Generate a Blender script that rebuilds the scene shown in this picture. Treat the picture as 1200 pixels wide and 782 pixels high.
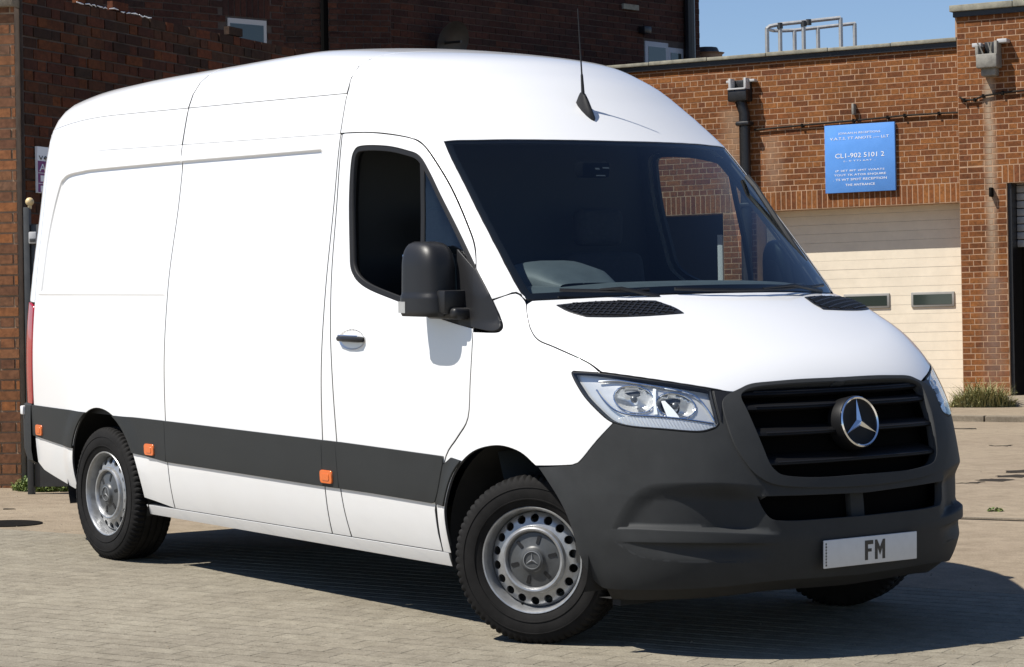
import bpy, bmesh, math, random
import numpy as np
from mathutils import Matrix, Vector
from mathutils.geometry import delaunay_2d_cdt

# ------------------------------------------------------------------ camera, sky, sun, exposure
scn = bpy.context.scene
for o in list(bpy.data.objects): bpy.data.objects.remove(o)
# The van frame: x forward, y to its left, z up, origin on the ground under the front axle.
CV = np.array([8.27598601, -7.27000656, 1.64354753])          # camera in the van frame
YAW_V, PITCH_V, ROLL_V, FPX = 2.49723040, -0.03523013, -0.00600549, 2985.317   # FPX for a 1200 px wide picture
PITCH_W, ROLL_W = math.radians(0.4), math.radians(-1.0)       # the yard falls 2.4 degrees towards the camera
def basis(yaw, pitch, roll):
    f = np.array([math.cos(pitch)*math.cos(yaw), math.cos(pitch)*math.sin(yaw), math.sin(pitch)])
    r = np.array([math.sin(yaw), -math.cos(yaw), 0.0]); u = np.cross(r, f)
    return f, math.cos(roll)*r+math.sin(roll)*u, -math.sin(roll)*r+math.cos(roll)*u
BV = np.stack(basis(YAW_V, PITCH_V, ROLL_V), 1); BW = np.stack(basis(YAW_V, PITCH_W, ROLL_W), 1)
TW = BW @ BV.T                                                # van frame -> world
CW = TW @ CV
def to_world(P): return np.asarray(P) @ TW.T
cam = bpy.data.cameras.new('camera'); camo = bpy.data.objects.new('camera', cam); scn.collection.objects.link(camo)
cam.sensor_width = 36.0; cam.lens = 36.0*FPX/1200.0; cam.clip_start = 0.1; cam.clip_end = 2000.0
M = Matrix.Identity(4)
for i in range(3):
    M[i][0] = BW[i, 1]; M[i][1] = BW[i, 2]; M[i][2] = -BW[i, 0]; M[i][3] = CW[i]
camo.matrix_world = M
scn.camera = camo
SUN_V = np.array([-0.25, -0.64, 1.0])                         # towards the sun, van frame
SUN_W = TW @ SUN_V; SUN_W /= np.linalg.norm(SUN_W)
world = bpy.data.worlds.new('World'); scn.world = world; world.use_nodes = True
wn = world.node_tree; sky = wn.nodes.new('ShaderNodeTexSky'); sky.sky_type = 'NISHITA'; sky.sun_disc = False
sky.sun_elevation = math.asin(SUN_W[2]); sky.sun_rotation = math.atan2(SUN_W[0], SUN_W[1])
sky.air_density = 1.0; sky.dust_density = 0.0; sky.ozone_density = 3.0; sky.altitude = 800
tint = wn.nodes.new('ShaderNodeMix'); tint.data_type = 'RGBA'; tint.blend_type = 'MULTIPLY'; tint.inputs[0].default_value = 1.0; tint.inputs[7].default_value = (1.0, 1.02, 1.12, 1)   # white balance of the sky
wn.links.new(sky.outputs[0], tint.inputs[6]); wn.links.new(tint.outputs[2], wn.nodes['Background'].inputs[0]); wn.nodes['Background'].inputs[1].default_value = 0.068
sl = bpy.data.lights.new('sun', 'SUN'); sl.energy = 5.0; sl.angle = math.radians(0.53); sl.color = (1.0, 0.955, 0.88)
so = bpy.data.objects.new('sun', sl); scn.collection.objects.link(so)
so.rotation_euler = Vector(SUN_W).to_track_quat('Z', 'Y').to_euler()
vs = scn.view_settings; vs.view_transform = 'Standard'; vs.look = 'None'; vs.exposure = 0.56; vs.gamma = 1.0; vs.use_curve_mapping = False
scn.render.engine = 'CYCLES'
scn.cycles.max_bounces = 10; scn.cycles.transparent_max_bounces = 16

rng = random.Random(7); nrng = np.random.default_rng(7)
COL = scn.collection

# ------------------------------------------------------------------ materials
MATS = {}
class NT:
    def __init__(s, m): s.t = m.node_tree; s.b = s.t.nodes['Principled BSDF']
    def n(s, typ, **kw):
        o = s.t.nodes.new(typ)
        for k, v in kw.items():
            if k in o.inputs: o.inputs[k].default_value = v
            else: setattr(o, k, v)
        return o
    def l(s, a, b): s.t.links.new(a, b)
def mat(name, col=(.5, .5, .5), rough=.5, metal=0.0, coat=0.0, ior=1.5, var=0.0, vscale=8.0, bump=0.0, bscale=200.0, coords='Object', spec=0.5):
    if name in MATS: return MATS[name]
    m = bpy.data.materials.new(name); m.use_nodes = True; t = NT(m); b = t.b
    b.inputs['Base Color'].default_value = (*col, 1); b.inputs['Roughness'].default_value = rough
    b.inputs['Metallic'].default_value = metal; b.inputs['Coat Weight'].default_value = coat; b.inputs['Coat Roughness'].default_value = .04
    b.inputs['IOR'].default_value = ior; b.inputs['Specular IOR Level'].default_value = spec
    tc = t.n('ShaderNodeTexCoord')
    if var > 0:
        nz = t.n('ShaderNodeTexNoise', Scale=vscale, Detail=6.0, Roughness=.65); t.l(tc.outputs[coords], nz.inputs['Vector'])
        rp = t.n('ShaderNodeValToRGB'); e = rp.color_ramp.elements
        e[0].position = .3; e[1].position = .7
        e[0].color = (*[c*(1-var) for c in col], 1); e[1].color = (*[min(1, c*(1+var)) for c in col], 1)
        t.l(nz.outputs['Fac'], rp.inputs['Fac']); t.l(rp.outputs['Color'], b.inputs['Base Color'])
        mr = t.n('ShaderNodeMapRange'); mr.inputs['To Min'].default_value = max(0, rough-.12); mr.inputs['To Max'].default_value = min(1, rough+.12)
        t.l(nz.outputs['Fac'], mr.inputs['Value']); t.l(mr.outputs[0], b.inputs['Roughness'])
    if bump > 0:
        n2 = t.n('ShaderNodeTexNoise', Scale=bscale, Detail=3.0); t.l(tc.outputs[coords], n2.inputs['Vector'])
        bp = t.n('ShaderNodeBump', Strength=bump, Distance=.002); t.l(n2.outputs['Fac'], bp.inputs['Height']); t.l(bp.outputs['Normal'], b.inputs['Normal'])
    MATS[name] = m; return m
def glass(name, tint=(.75, .85, .85), refl=1.0, rough=.0):
    """thin pane: clear with a fresnel reflection"""
    m = bpy.data.materials.new(name); m.use_nodes = True; t = m.node_tree; t.nodes.clear()
    out = t.nodes.new('ShaderNodeOutputMaterial'); tr = t.nodes.new('ShaderNodeBsdfTransparent'); tr.inputs[0].default_value = (*tint, 1)
    gl = t.nodes.new('ShaderNodeBsdfGlossy'); gl.inputs['Roughness'].default_value = rough; gl.inputs['Color'].default_value = (.95*refl, .97*refl, refl, 1)
    fr = t.nodes.new('ShaderNodeFresnel'); ge = t.nodes.new('ShaderNodeNewGeometry'); mi = t.nodes.new('ShaderNodeMapRange')   # a pane reflects alike from both sides
    mi.inputs['To Min'].default_value = 1.5; mi.inputs['To Max'].default_value = 1/1.5; t.links.new(ge.outputs['Backfacing'], mi.inputs['Value']); t.links.new(mi.outputs[0], fr.inputs['IOR']); mx = t.nodes.new('ShaderNodeMixShader')
    t.links.new(fr.outputs[0], mx.inputs[0]); t.links.new(tr.outputs[0], mx.inputs[1]); t.links.new(gl.outputs[0], mx.inputs[2]); t.links.new(mx.outputs[0], out.inputs[0])
    MATS[name] = m; return m

mat('white_paint', (.70, .703, .705), .30, coat=.8)
def paint_dirt():
    """white paint with a little road film low down and fine unevenness"""
    m = MATS['white_paint']; t = NT(m); tc = t.n('ShaderNodeTexCoord'); nz = t.n('ShaderNodeTexNoise', Scale=3.0, Detail=8.0, Roughness=.7)
    t.l(tc.outputs['Object'], nz.inputs['Vector']); sp = t.n('ShaderNodeSeparateXYZ'); t.l(tc.outputs['Object'], sp.inputs[0])
    mr = t.n('ShaderNodeMapRange'); mr.inputs['From Min'].default_value = .75; mr.inputs['From Max'].default_value = .28; t.l(sp.outputs['Z'], mr.inputs['Value'])
    mu = t.n('ShaderNodeMath', operation='MULTIPLY'); t.l(mr.outputs[0], mu.inputs[0]); t.l(nz.outputs['Fac'], mu.inputs[1])
    mx = t.n('ShaderNodeMix', data_type='RGBA'); mx.inputs[6].default_value = (.70, .703, .705, 1); mx.inputs[7].default_value = (.50, .47, .42, 1)
    m2 = t.n('ShaderNodeMath', operation='MULTIPLY'); m2.inputs[1].default_value = .5; t.l(mu.outputs[0], m2.inputs[0]); t.l(m2.outputs[0], mx.inputs[0]); t.l(mx.outputs[2], t.b.inputs['Base Color'])
    n2 = t.n('ShaderNodeTexNoise', Scale=2.2, Detail=1.0); t.l(tc.outputs['Object'], n2.inputs['Vector'])
    bp = t.n('ShaderNodeBump', Strength=.05, Distance=.02); t.l(n2.outputs['Fac'], bp.inputs['Height']); t.l(bp.outputs['Normal'], t.b.inputs['Normal'])
paint_dirt()
mat('bumper_plastic', (.031, .0325, .0335), .6, var=.14, vscale=5, bump=.25, bscale=900, spec=.14)
mat('moulding_plastic', (.025, .0265, .0265), .5, var=.12, vscale=4, bump=.2, bscale=900, spec=.2)
mat('black_plastic', (.011, .011, .012), .42, spec=.35, bump=.1, bscale=700)
mat('grille_black', (.005, .005, .0055), .5, spec=.18)
mat('void_black', (.0025, .0025, .0025), .9, spec=.05)
mat('border_black', (.004, .004, .005), .4, spec=.2)
mat('rubber_seal', (.010, .010, .011), .55, spec=.25)
mat('gap_shade', (.045, .045, .046), .7, spec=.2)
mat('dark_interior', (.016, .017, .019), .75, var=.2, vscale=20)
mat('dash_plastic', (.062, .073, .080), .6, var=.1, vscale=15, bump=.2, bscale=400)
mat('seat_fabric', (.022, .022, .025), .9, var=.3, vscale=60)
mat('underbody', (.012, .012, .012), .85, var=.4, vscale=10)
mat('tyre_rubber', (.0105, .010, .0098), .8, var=.4, vscale=14, bump=.3, bscale=250, spec=.16)
mat('rim_steel', (.33, .335, .34), .36, metal=.6, var=.16, vscale=25)
mat('hub_plastic', (.055, .058, .06), .42, var=.15, vscale=30)
mat('cap_grey', (.15, .155, .16), .4)
mat('chrome', (.85, .86, .88), .12, metal=1.0)
mat('silver_reflector', (.84, .83, .81), .30, metal=.6)
mat('lamp_grey', (.70, .69, .67), .3, metal=.5)
mat('lamp_dark', (.06, .065, .07), .3)
mat('lamp_white', (.80, .82, .84), .3)
mat('amber_lens', (.60, .115, .006), .18, coat=.6)
mat('red_lens', (.32, .008, .015), .15, coat=.8)
mat('plate_white', (.56, .56, .555), .45, var=.04, vscale=30)
mat('plate_black', (.012, .012, .013), .4)
mat('bulb_glass', (.85, .9, .95), .05, coat=1.0)
glass('windscreen_glass', (.74, .82, .83), 1.0)
glass('side_glass', (.58, .66, .68), 1.0)
glass('lens_clear', (.93, .95, .96), 1.0)

# ------------------------------------------------------------------ object helpers
def link(name, me, parent=None, m=None):
    o = bpy.data.objects.new(name, me); COL.objects.link(o)
    if m is not None and me is not None and not me.materials: me.materials.append(MATS[m] if isinstance(m, str) else m)
    if parent is not None: o.parent = parent
    return o
def tag(o, label=None, cat=None, group=None, kind=None):
    if label: o['label'] = label
    if cat: o['category'] = cat
    if group: o['group'] = group
    if kind: o['kind'] = kind
    return o
def empty(name, loc=(0, 0, 0), rot=None):
    o = bpy.data.objects.new(name, None); COL.objects.link(o); o.location = loc; o.empty_display_size = .2
    if rot is not None: o.rotation_euler = rot
    return o
def mesh(name, V, Fc, smooth=False, normals=None):
    me = bpy.data.meshes.new(name); me.from_pydata([tuple(map(float, v)) for v in V], [], [tuple(int(i) for i in f) for f in Fc]); me.update()
    if smooth or normals is not None: me.polygons.foreach_set('use_smooth', [True]*len(me.polygons))
    if normals is not None: me.normals_split_custom_set_from_vertices([tuple(map(float, n)) for n in normals])
    me.update(); return me
def bm_mesh(name, bm, smooth=True, angle=35):
    me = bpy.data.meshes.new(name); bmesh.ops.recalc_face_normals(bm, faces=bm.faces[:])
    bm.to_mesh(me); bm.free()
    if smooth:
        me.polygons.foreach_set('use_smooth', [True]*len(me.polygons)); me.set_sharp_from_angle(angle=math.radians(angle))
    return me
def box_bm(bm, c, s, R=None, bevel=0.0, seg=2):
    r = bmesh.ops.create_cube(bm, size=1.0); vs_ = r['verts']
    bmesh.ops.scale(bm, vec=s, verts=vs_)
    if bevel > 0:
        es = list({e for v in vs_ for e in v.link_edges})
        nb = bmesh.ops.bevel(bm, geom=es, offset=bevel, segments=seg, profile=.5, affect='EDGES')
        vs_ = list({v for f in nb['faces'] for v in f.verts} | {v for v in vs_ if v.is_valid})
        vs_ = list(set(vs_))
        allv = set(vs_)
        for v in list(allv):
            for e in v.link_edges: allv.add(e.other_vert(v))
        vs_ = list(allv)
    if R is not None: bmesh.ops.transform(bm, matrix=R, verts=vs_)
    bmesh.ops.translate(bm, vec=c, verts=vs_)
    return vs_
def box(name, c, s, m, parent=None, R=None, bevel=0.0, seg=2):
    bm = bmesh.new(); box_bm(bm, c, s, R, bevel, seg); return link(name, bm_mesh(name, bm), parent, m)
def tube_bm(bm, pts, r, n=8, caps=True):
    pts = [Vector(p) for p in pts]; rs = r if isinstance(r, (list, tuple)) else [r]*len(pts); rings = []
    up = Vector((0, 0, 1))
    for i, p in enumerate(pts):
        d = (pts[min(i+1, len(pts)-1)]-pts[max(i-1, 0)]).normalized()
        a = d.cross(up if abs(d.dot(up)) < .95 else Vector((1, 0, 0))).normalized(); b = d.cross(a)
        rings.append([bm.verts.new(p+(a*math.cos(t*2*math.pi/n)+b*math.sin(t*2*math.pi/n))*rs[i]) for t in range(n)])
    for A, B in zip(rings, rings[1:]):
        for t in range(n): bm.faces.new((A[t], A[(t+1) % n], B[(t+1) % n], B[t]))
    if caps: bm.faces.new(rings[0][::-1]); bm.faces.new(rings[-1])
def tube(name, pts, r, m, parent=None, n=8):
    bm = bmesh.new(); tube_bm(bm, pts, r, n); return link(name, bm_mesh(name, bm), parent, m)
def prism(name, pts2, depth, m, parent, fn):
    """flat outline pts2 given thickness; fn(a,b,d)->xyz"""
    bm = bmesh.new(); A = [bm.verts.new(fn(a, b, 0)) for a, b in pts2]; B = [bm.verts.new(fn(a, b, depth)) for a, b in pts2]
    bm.faces.new(A); bm.faces.new(B[::-1]); n = len(A)
    for i in range(n): bm.faces.new((A[i], A[(i+1) % n], B[(i+1) % n], B[i]))
    return link(name, bm_mesh(name, bm, angle=30), parent, m)

# ------------------------------------------------------------------ the van's skin (implicit surface, van frame)
def crom(xs, ys, n=600):
    """smooth curve through (xs,ys) as a lookup table"""
    xs = np.array(xs, float); ys = np.array(ys, float); d = np.gradient(ys, xs); X = np.linspace(xs[0], xs[-1], n)
    i = np.clip(np.searchsorted(xs, X)-1, 0, len(xs)-2); h = xs[i+1]-xs[i]; t = (X-xs[i])/h
    Y = (2*t**3-3*t**2+1)*ys[i]+(t**3-2*t**2+t)*h*d[i]+(-2*t**3+3*t**2)*ys[i+1]+(t**3-t**2)*h*d[i+1]
    return X, Y, np.gradient(Y, X)
def ev(tab, x):
    X, Y, D = tab; xc = np.clip(x, X[0], X[-1]); y = np.interp(xc, X, Y)
    return y+np.where(x < X[0], (x-X[0])*D[0], 0)+np.where(x > X[-1], (x-X[-1])*D[-1], 0)
W_TAB = crom([.20, .31, .42, .52, .76, 1.08, 1.43, 1.80, 2.15, 2.34, 2.46, 2.60], [.90, .945, .972, .986, .999, 1.003, .977, .930, .886, .847, .815, .77])
A_TAB = crom([.20, .30, .40, .50, .65, .76, .90, 1.07, 1.20, 1.40, 1.7], [.86, .935, .968, .975, .962, .945, .915, .875, .84, .78, .70])
HOOD = crom([-.6, -.2, .16, .326, .50, .65, .80, .90, .98], [1.60, 1.515, 1.424, 1.364, 1.286, 1.212, 1.130, 1.060, .97])
CAB = crom([1.20, 1.415, 1.76, 2.105, 2.28, 2.43, 2.53, 2.585], [.37, .15, -.215, -.60, -.82, -1.05, -1.30, -1.56])
ROOF = crom([-4.9, -4.6, -4.3, -3.8, -3.0, -2.0, -1.2, .5], [2.42, 2.475, 2.512, 2.546, 2.575, 2.603, 2.590, 2.58])
def smax(a, b, k):
    h = np.maximum(k-np.abs(a-b), 0)/k; return np.maximum(a, b)+h*h*k*.25
def F(P):
    x, y, z = P[..., 0], np.abs(P[..., 1]), P[..., 2]
    w = ev(W_TAB, z)
    t = np.maximum(-3.75-x, 0); w = w-.075*np.minimum(t/.9, 1.3)**2
    a = ev(A_TAB, z); n = 2.5+.35*np.clip((1.05-z)/.4, 0, 1)
    xf = np.maximum(x, 0)
    rr = ((xf/a)**n+(y/w)**n)**(1/n)
    side = (rr-1)*w
    roof = z-(ev(ROOF, x)-.07*y*y)
    body = smax(side, roof, .20)
    body = smax(body, -4.80-x+.055*np.maximum(z-1.2, 0)+.05*np.maximum(z-1.7, 0)**2, .20)
    kk = .367-.057*np.clip((z-1.415)/.69, 0, 1)+.14*np.clip((z-2.1)/.4, 0, 1)
    sl_ = np.interp(z, CAB[0], CAB[2]); sl_ = np.where(z > 2.585, CAB[2][-1], sl_)
    cab = (x-(ev(CAB, z)-kk*y*y))/np.sqrt(1+sl_**2)
    hs = np.interp(x, HOOD[0], HOOD[2])
    hood = (z-(ev(HOOD, x)-.13*y*y+.02*y**4))/np.sqrt(1+hs**2)
    top = np.minimum(cab, hood)
    kt = .11+.12*np.clip((1.43-z)/.12, 0, 1)
    return smax(body, top, kt)
def gradF(P, h=1e-4):
    G = np.stack([(F(P+np.eye(3)[i]*h)-F(P-np.eye(3)[i]*h)) for i in range(3)], -1); return G/np.linalg.norm(G, axis=-1, keepdims=True)
def exit_along(O, D, tmax=2.2, n=26):
    lo = np.zeros(len(O)); hi = np.full(len(O), tmax)
    for _ in range(n):
        mid = (lo+hi)*.5; ins = F(O+D*mid[:, None]) < 0; lo = np.where(ins, mid, lo); hi = np.where(ins, hi, mid)
    return O+D*((lo+hi)*.5)[:, None]
def pix_dir(u, v): 
    d = BV[:, 0]+BV[:, 1]*(u-600)/FPX+BV[:, 2]*(391-v)/FPX; return d/np.linalg.norm(d)
def cast(u, v):
    """first point of the skin under a photo pixel"""
    d = pix_dir(u, v); t = np.linspace(5.5, 15, 1600); P = CV+t[:, None]*d; f = F(P); i = np.argmax(f < 0)
    if f[i] >= 0: i = np.argmin(f); return CV+t[i]*d
    lo, hi = t[i-1], t[i]
    for _ in range(26):
        m_ = (lo+hi)/2
        if F((CV+m_*d)[None])[0] < 0: hi = m_
        else: lo = m_
    return CV+hi*d
def pix_plane(u, v, axis, val):
    d = pix_dir(u, v); t = (val-CV[axis])/d[axis]; return CV+t*d
def casts(pts): return np.array([cast(*p[:2]) for p in pts])

# maps from a flat domain onto the skin (b, a in metres, roughly)
SO = np.array([-1.2, 0, 1.55])
def m_side(q):
    O = np.stack([q[:, 0], 0*q[:, 0], q[:, 1]], 1); D = np.tile([0., -1., 0.], (len(q), 1)); return O, D
def m_nose(q):
    th = q[:, 0]/.9; O = np.stack([0*th-.1, 0*th, q[:, 1]], 1); D = np.stack([np.sin(th), -np.cos(th), 0*th], 1); return O, D
def m_top(q):
    O = np.stack([q[:, 0], q[:, 1], 0*q[:, 0]+.75], 1); return O, np.tile([0., 0., 1.], (len(q), 1))
def m_sph(q):
    a, b = q[:, 0], q[:, 1]; O = np.tile(SO, (len(q), 1)); return O, np.stack([np.cos(b)*np.cos(a), -np.sin(b), np.cos(b)*np.sin(a)], 1)
def m_roll(q):
    th = q[:, 1]; O = np.stack([q[:, 0], 0*th, 0*th+1.6], 1); return O, np.stack([0*th, -np.cos(th), np.sin(th)], 1)
def m_front(q):
    O = np.stack([0*q[:, 0]-.2, q[:, 0], q[:, 1]], 1); return O, np.tile([1., 0., 0.], (len(q), 1))
def m_back(q):
    O = np.stack([0*q[:, 0]-4.0, q[:, 0], q[:, 1]], 1); return O, np.tile([-1., 0., 0.], (len(q), 1))
def inv(mp, P):
    P = np.atleast_2d(P)
    if mp is m_side: return P[:, [0, 2]]
    if mp is m_nose: return np.stack([np.arctan2(P[:, 0]+.1, -P[:, 1])*.9, P[:, 2]], 1)
    if mp is m_top: return P[:, :2]
    if mp is m_front or mp is m_back: return P[:, 1:]
    if mp is m_roll: return np.stack([P[:, 0], np.arctan2(P[:, 2]-1.6, -P[:, 1])], 1)
    d = P-SO; d = d/np.linalg.norm(d, axis=1, keepdims=True); return np.stack([np.arctan2(d[:, 2], d[:, 0]), np.arcsin(-d[:, 1])], 1)

# flat polygons
def spl(pts, sub=6):
    """smooth polyline; a point with a third entry is a corner"""
    pts = list(pts); out = []; segs = []; cur = [pts[0]]
    for p in pts[1:]:
        cur.append(p)
        if len(p) > 2: segs.append(cur); cur = [p]
    if len(cur) > 1: segs.append(cur)
    for s in segs:
        A = np.array([p[:2] for p in s], float); n = len(A)
        for i in range(n-1):
            p0 = A[max(i-1, 0)]; p1 = A[i]; p2 = A[i+1]; p3 = A[min(i+2, n-1)]
            if n == 2: k = 2
            else: k = sub
            for j in range(k):
                t = j/k; m1 = (p2-p0)*.5; m2 = (p3-p1)*.5
                out.append((2*t**3-3*t**2+1)*p1+(t**3-2*t**2+t)*m1+(-2*t**3+3*t**2)*p2+(t**3-t**2)*m2)
    out.append(np.array(pts[-1][:2], float)); return np.array(out)
def inside(poly, q):
    x, y = q[:, 0], q[:, 1]; c = np.zeros(len(q), bool); n = len(poly)
    for i in range(n):
        (x1, y1), (x2, y2) = poly[i], poly[(i+1) % n]
        if y1 == y2: continue
        k = ((y1 > y) != (y2 > y)) & (x < (x2-x1)*(y-y1)/(y2-y1)+x1); c ^= k
    return c
def pdist(poly, q, closed=True):
    d = np.full(len(q), 1e9); n = len(poly)
    for i in range(n if closed else n-1):
        a = poly[i]; b = poly[(i+1) % n]; ab = b-a; L = ab@ab
        if L < 1e-14: continue
        t = np.clip(((q-a)@ab)/L, 0, 1); d = np.minimum(d, np.linalg.norm(q-a-t[:, None]*ab, axis=1))
    return d
def area(p): return .5*np.sum(p[:, 0]*np.roll(p[:, 1], -1)-np.roll(p[:, 0], -1)*p[:, 1])
def clean(p, eps=1e-4):
    out = [p[0]]
    for q in p[1:]:
        if np.linalg.norm(q-out[-1]) > eps: out.append(q)
    if np.linalg.norm(out[0]-out[-1]) < eps: out.pop()
    return np.array(out)
def resample(p, step):
    """points along a closed polygon no farther apart than step, corners kept"""
    out = []; n = len(p)
    for i in range(n):
        a, b = p[i], p[(i+1) % n]; k = max(1, int(np.ceil(np.linalg.norm(b-a)/step)))
        for j in range(k): out.append(a+(b-a)*j/k)
    return np.array(out)
def dense(f, step):
    out = []
    for a, b in zip(f, f[1:]):
        k = max(1, int(np.ceil(np.linalg.norm(b-a)/step)))
        for j in range(k): out.append(a+(b-a)*j/k)
    out.append(f[-1]); return clean(np.array(out))
def inset(p, d):
    """move a closed polygon inwards by d"""
    if d == 0: return p
    if area(p) < 0: p = p[::-1]
    n = len(p); out = []
    for i in range(n):
        e1 = p[i]-p[i-1]; e2 = p[(i+1) % n]-p[i]; e1 = e1/np.linalg.norm(e1); e2 = e2/np.linalg.norm(e2)
        n1 = np.array([-e1[1], e1[0]]); n2 = np.array([-e2[1], e2[0]]); b = n1+n2; L = b@b
        if L < .9: out.append(p[i]+b*(2*d/.9))
        else: out.append(p[i]+b*(2*d/L))
    return np.array(out)
def tri2(loops, steiner):
    V = [v for L in loops for v in L]; E = []; k = 0
    for L in loops:
        n = len(L); E += [(k+i, k+(i+1) % n) for i in range(n)]; k += n
    V2 = [Vector((float(a), float(b))) for a, b in V]+[Vector((float(a), float(b))) for a, b in steiner]
    ov, oe, of, o1, o2, o3 = delaunay_2d_cdt(V2, E, [], 0, 1e-7)
    Q = np.array([[v.x, v.y] for v in ov]); T = np.array([f[:] for f in of if len(f) == 3]); c = Q[T].mean(1)
    keep = inside(loops[0], c)
    for h in loops[1:]: keep &= ~inside(h, c)
    T = T[keep]; A = Q[T]; s = (A[:, 1, 0]-A[:, 0, 0])*(A[:, 2, 1]-A[:, 0, 1])-(A[:, 1, 1]-A[:, 0, 1])*(A[:, 2, 0]-A[:, 0, 0])
    T[s < 0] = T[s < 0][:, ::-1]; T = T[np.abs(s) > 1e-12]
    return Q, T
def skin_pts(mp, q, off=0.0, disp=None):
    q = np.atleast_2d(np.asarray(q, float)); O, D = mp(q); P = exit_along(O, D); G = gradF(P)
    o = np.full(len(q), float(off))
    if disp is not None: o = o+disp(q, P)
    return P+G*o[:, None]
def panel(name, mp, outline, m, parent, holes=(), res=.035, gap=.0058, flange=.03, off=0.0, disp=None, feat=(), fw=.006, mirror=False, thick=None):
    """a sheet of the skin cut along an outline, its edges turned in; one mesh"""
    L0 = inset(clean(np.asarray(outline, float)), gap); L0 = resample(L0, res)
    if area(L0) < 0: L0 = L0[::-1]
    hl = []
    for h in holes:
        h = clean(np.asarray(h, float)); h = h if area(h) > 0 else h[::-1]; h = resample(inset(h, -gap), res); hl.append(h)
    loops = [L0]+hl
    lo = L0.min(0); hi = L0.max(0); gx = np.arange(lo[0], hi[0], res); gy = np.arange(lo[1], hi[1], res*.866); st = []
    for j, yv in enumerate(gy): st += [(xv+(res*.5 if j % 2 else 0), yv) for xv in gx]
    st = np.array(st) if st else np.zeros((0, 2))
    def ok(s, marg):
        k = inside(L0, s) & (pdist(L0, s) > marg)
        for h in hl: k &= ~inside(h, s) & (pdist(h, s) > marg)
        return s[k]
    if len(st): st = ok(st, res*.45)
    ex = []
    for f in feat:
        f = dense(np.asarray(f, float), max(.010, fw*1.6)); d = np.gradient(f, axis=0); d /= np.linalg.norm(d, axis=1, keepdims=True)+1e-12; nn = np.stack([-d[:, 1], d[:, 0]], 1)
        for k in (-1.6, -.8, 0, .8, 1.6): ex.append(f+nn*fw*k)
    if ex:
        ex = ok(np.concatenate(ex), .003)
        if len(ex) and len(st):
            dm = np.array([np.min(np.sum((ex-s)**2, 1)) for s in st]); st = st[dm > (res*.3)**2]
        st = np.concatenate([st, ex]) if len(st) else ex
    Q, T = tri2(loops, st)
    P = skin_pts(mp, Q, off, disp); h = 2e-4
    da = skin_pts(mp, Q+[h, 0], off, disp)-P; db = skin_pts(mp, Q+[0, h], off, disp)-P
    N = np.cross(da, db); N /= np.linalg.norm(N, axis=1, keepdims=True)+1e-15
    G = gradF(P); s = np.sign(np.sum(N*G, 1)); N *= s[:, None]
    T = T if np.median(s) > 0 else T[:, ::-1]
    V = list(P); NN = list(N); FF = [tuple(t) for t in T]
    # boundary edges
    cnt = {}
    for t in FF:
        for i in range(3): cnt[(t[i], t[(i+1) % 3])] = 1
    bed = [e for e in cnt if (e[1], e[0]) not in cnt]
    if flange > 0:
        nx = {a: b for a, b in bed}; new = {}
        for a, b in bed:
            for vtx in (a, b):
                if vtx not in new:
                    pr = [e[0] for e in bed if e[1] == vtx] if False else None
                    new[vtx] = None
        pv = {b: a for a, b in bed}
        for vtx in new:
            a = pv.get(vtx, vtx); b = nx.get(vtx, vtx); tdir = P[b]-P[a]; tdir = tdir/(np.linalg.norm(tdir)+1e-12); o = np.cross(tdir, N[vtx]); o /= np.linalg.norm(o)+1e-12
            i0 = len(V); r_ = min(.0025, flange*.3)
            V.append(P[vtx]+o*r_*.6-N[vtx]*r_*.7); NN.append((o+N[vtx])/np.linalg.norm(o+N[vtx]))
            V.append(P[vtx]+o*r_*.6-N[vtx]*flange); NN.append(o); new[vtx] = i0
        for a, b in bed:
            FF.append((b, a, new[a], new[b]))
        nrim = len(FF)
        for a, b in bed: FF.append((new[b], new[a], new[a]+1, new[b]+1))
    V = np.array(V); NN = np.array(NN); ngap = len(FF)
    outs = []
    for sgn in ((1, -1) if mirror else (1,)):
        Vm = V*[1, sgn, 1]; Nm = NN*[1, sgn, 1]; Fm = FF if sgn > 0 else [f[::-1] for f in FF]
        ob = link(name, mesh(name, Vm, Fm, True, Nm), parent if not isinstance(parent, (list, tuple)) else parent[0 if sgn > 0 else 1], m); outs.append(ob)
        if m == 'white_paint' and flange > .012:                    # gap walls coloured dark in place of deep shade, as a seal would
            ob.data.materials.append(MATS['gap_shade'])
            for k in range(nrim, len(FF)): ob.data.polygons[k].material_index = 1
    return outs if mirror else outs[0]
def solid(name, V, Fc, m, parent, mirror=False, smooth=True, angle=35):
    V = np.asarray(V, float); outs = []
    for sgn in ((1, -1) if mirror else (1,)):
        me = mesh(name, V*[1, sgn, 1], Fc if sgn > 0 else [tuple(f)[::-1] for f in Fc], smooth)
        if smooth: me.set_sharp_from_angle(angle=math.radians(angle))
        outs.append(link(name, me, parent if not isinstance(parent, (list, tuple)) else parent[0 if sgn > 0 else 1], m))
    return outs if mirror else outs[0]
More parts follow.
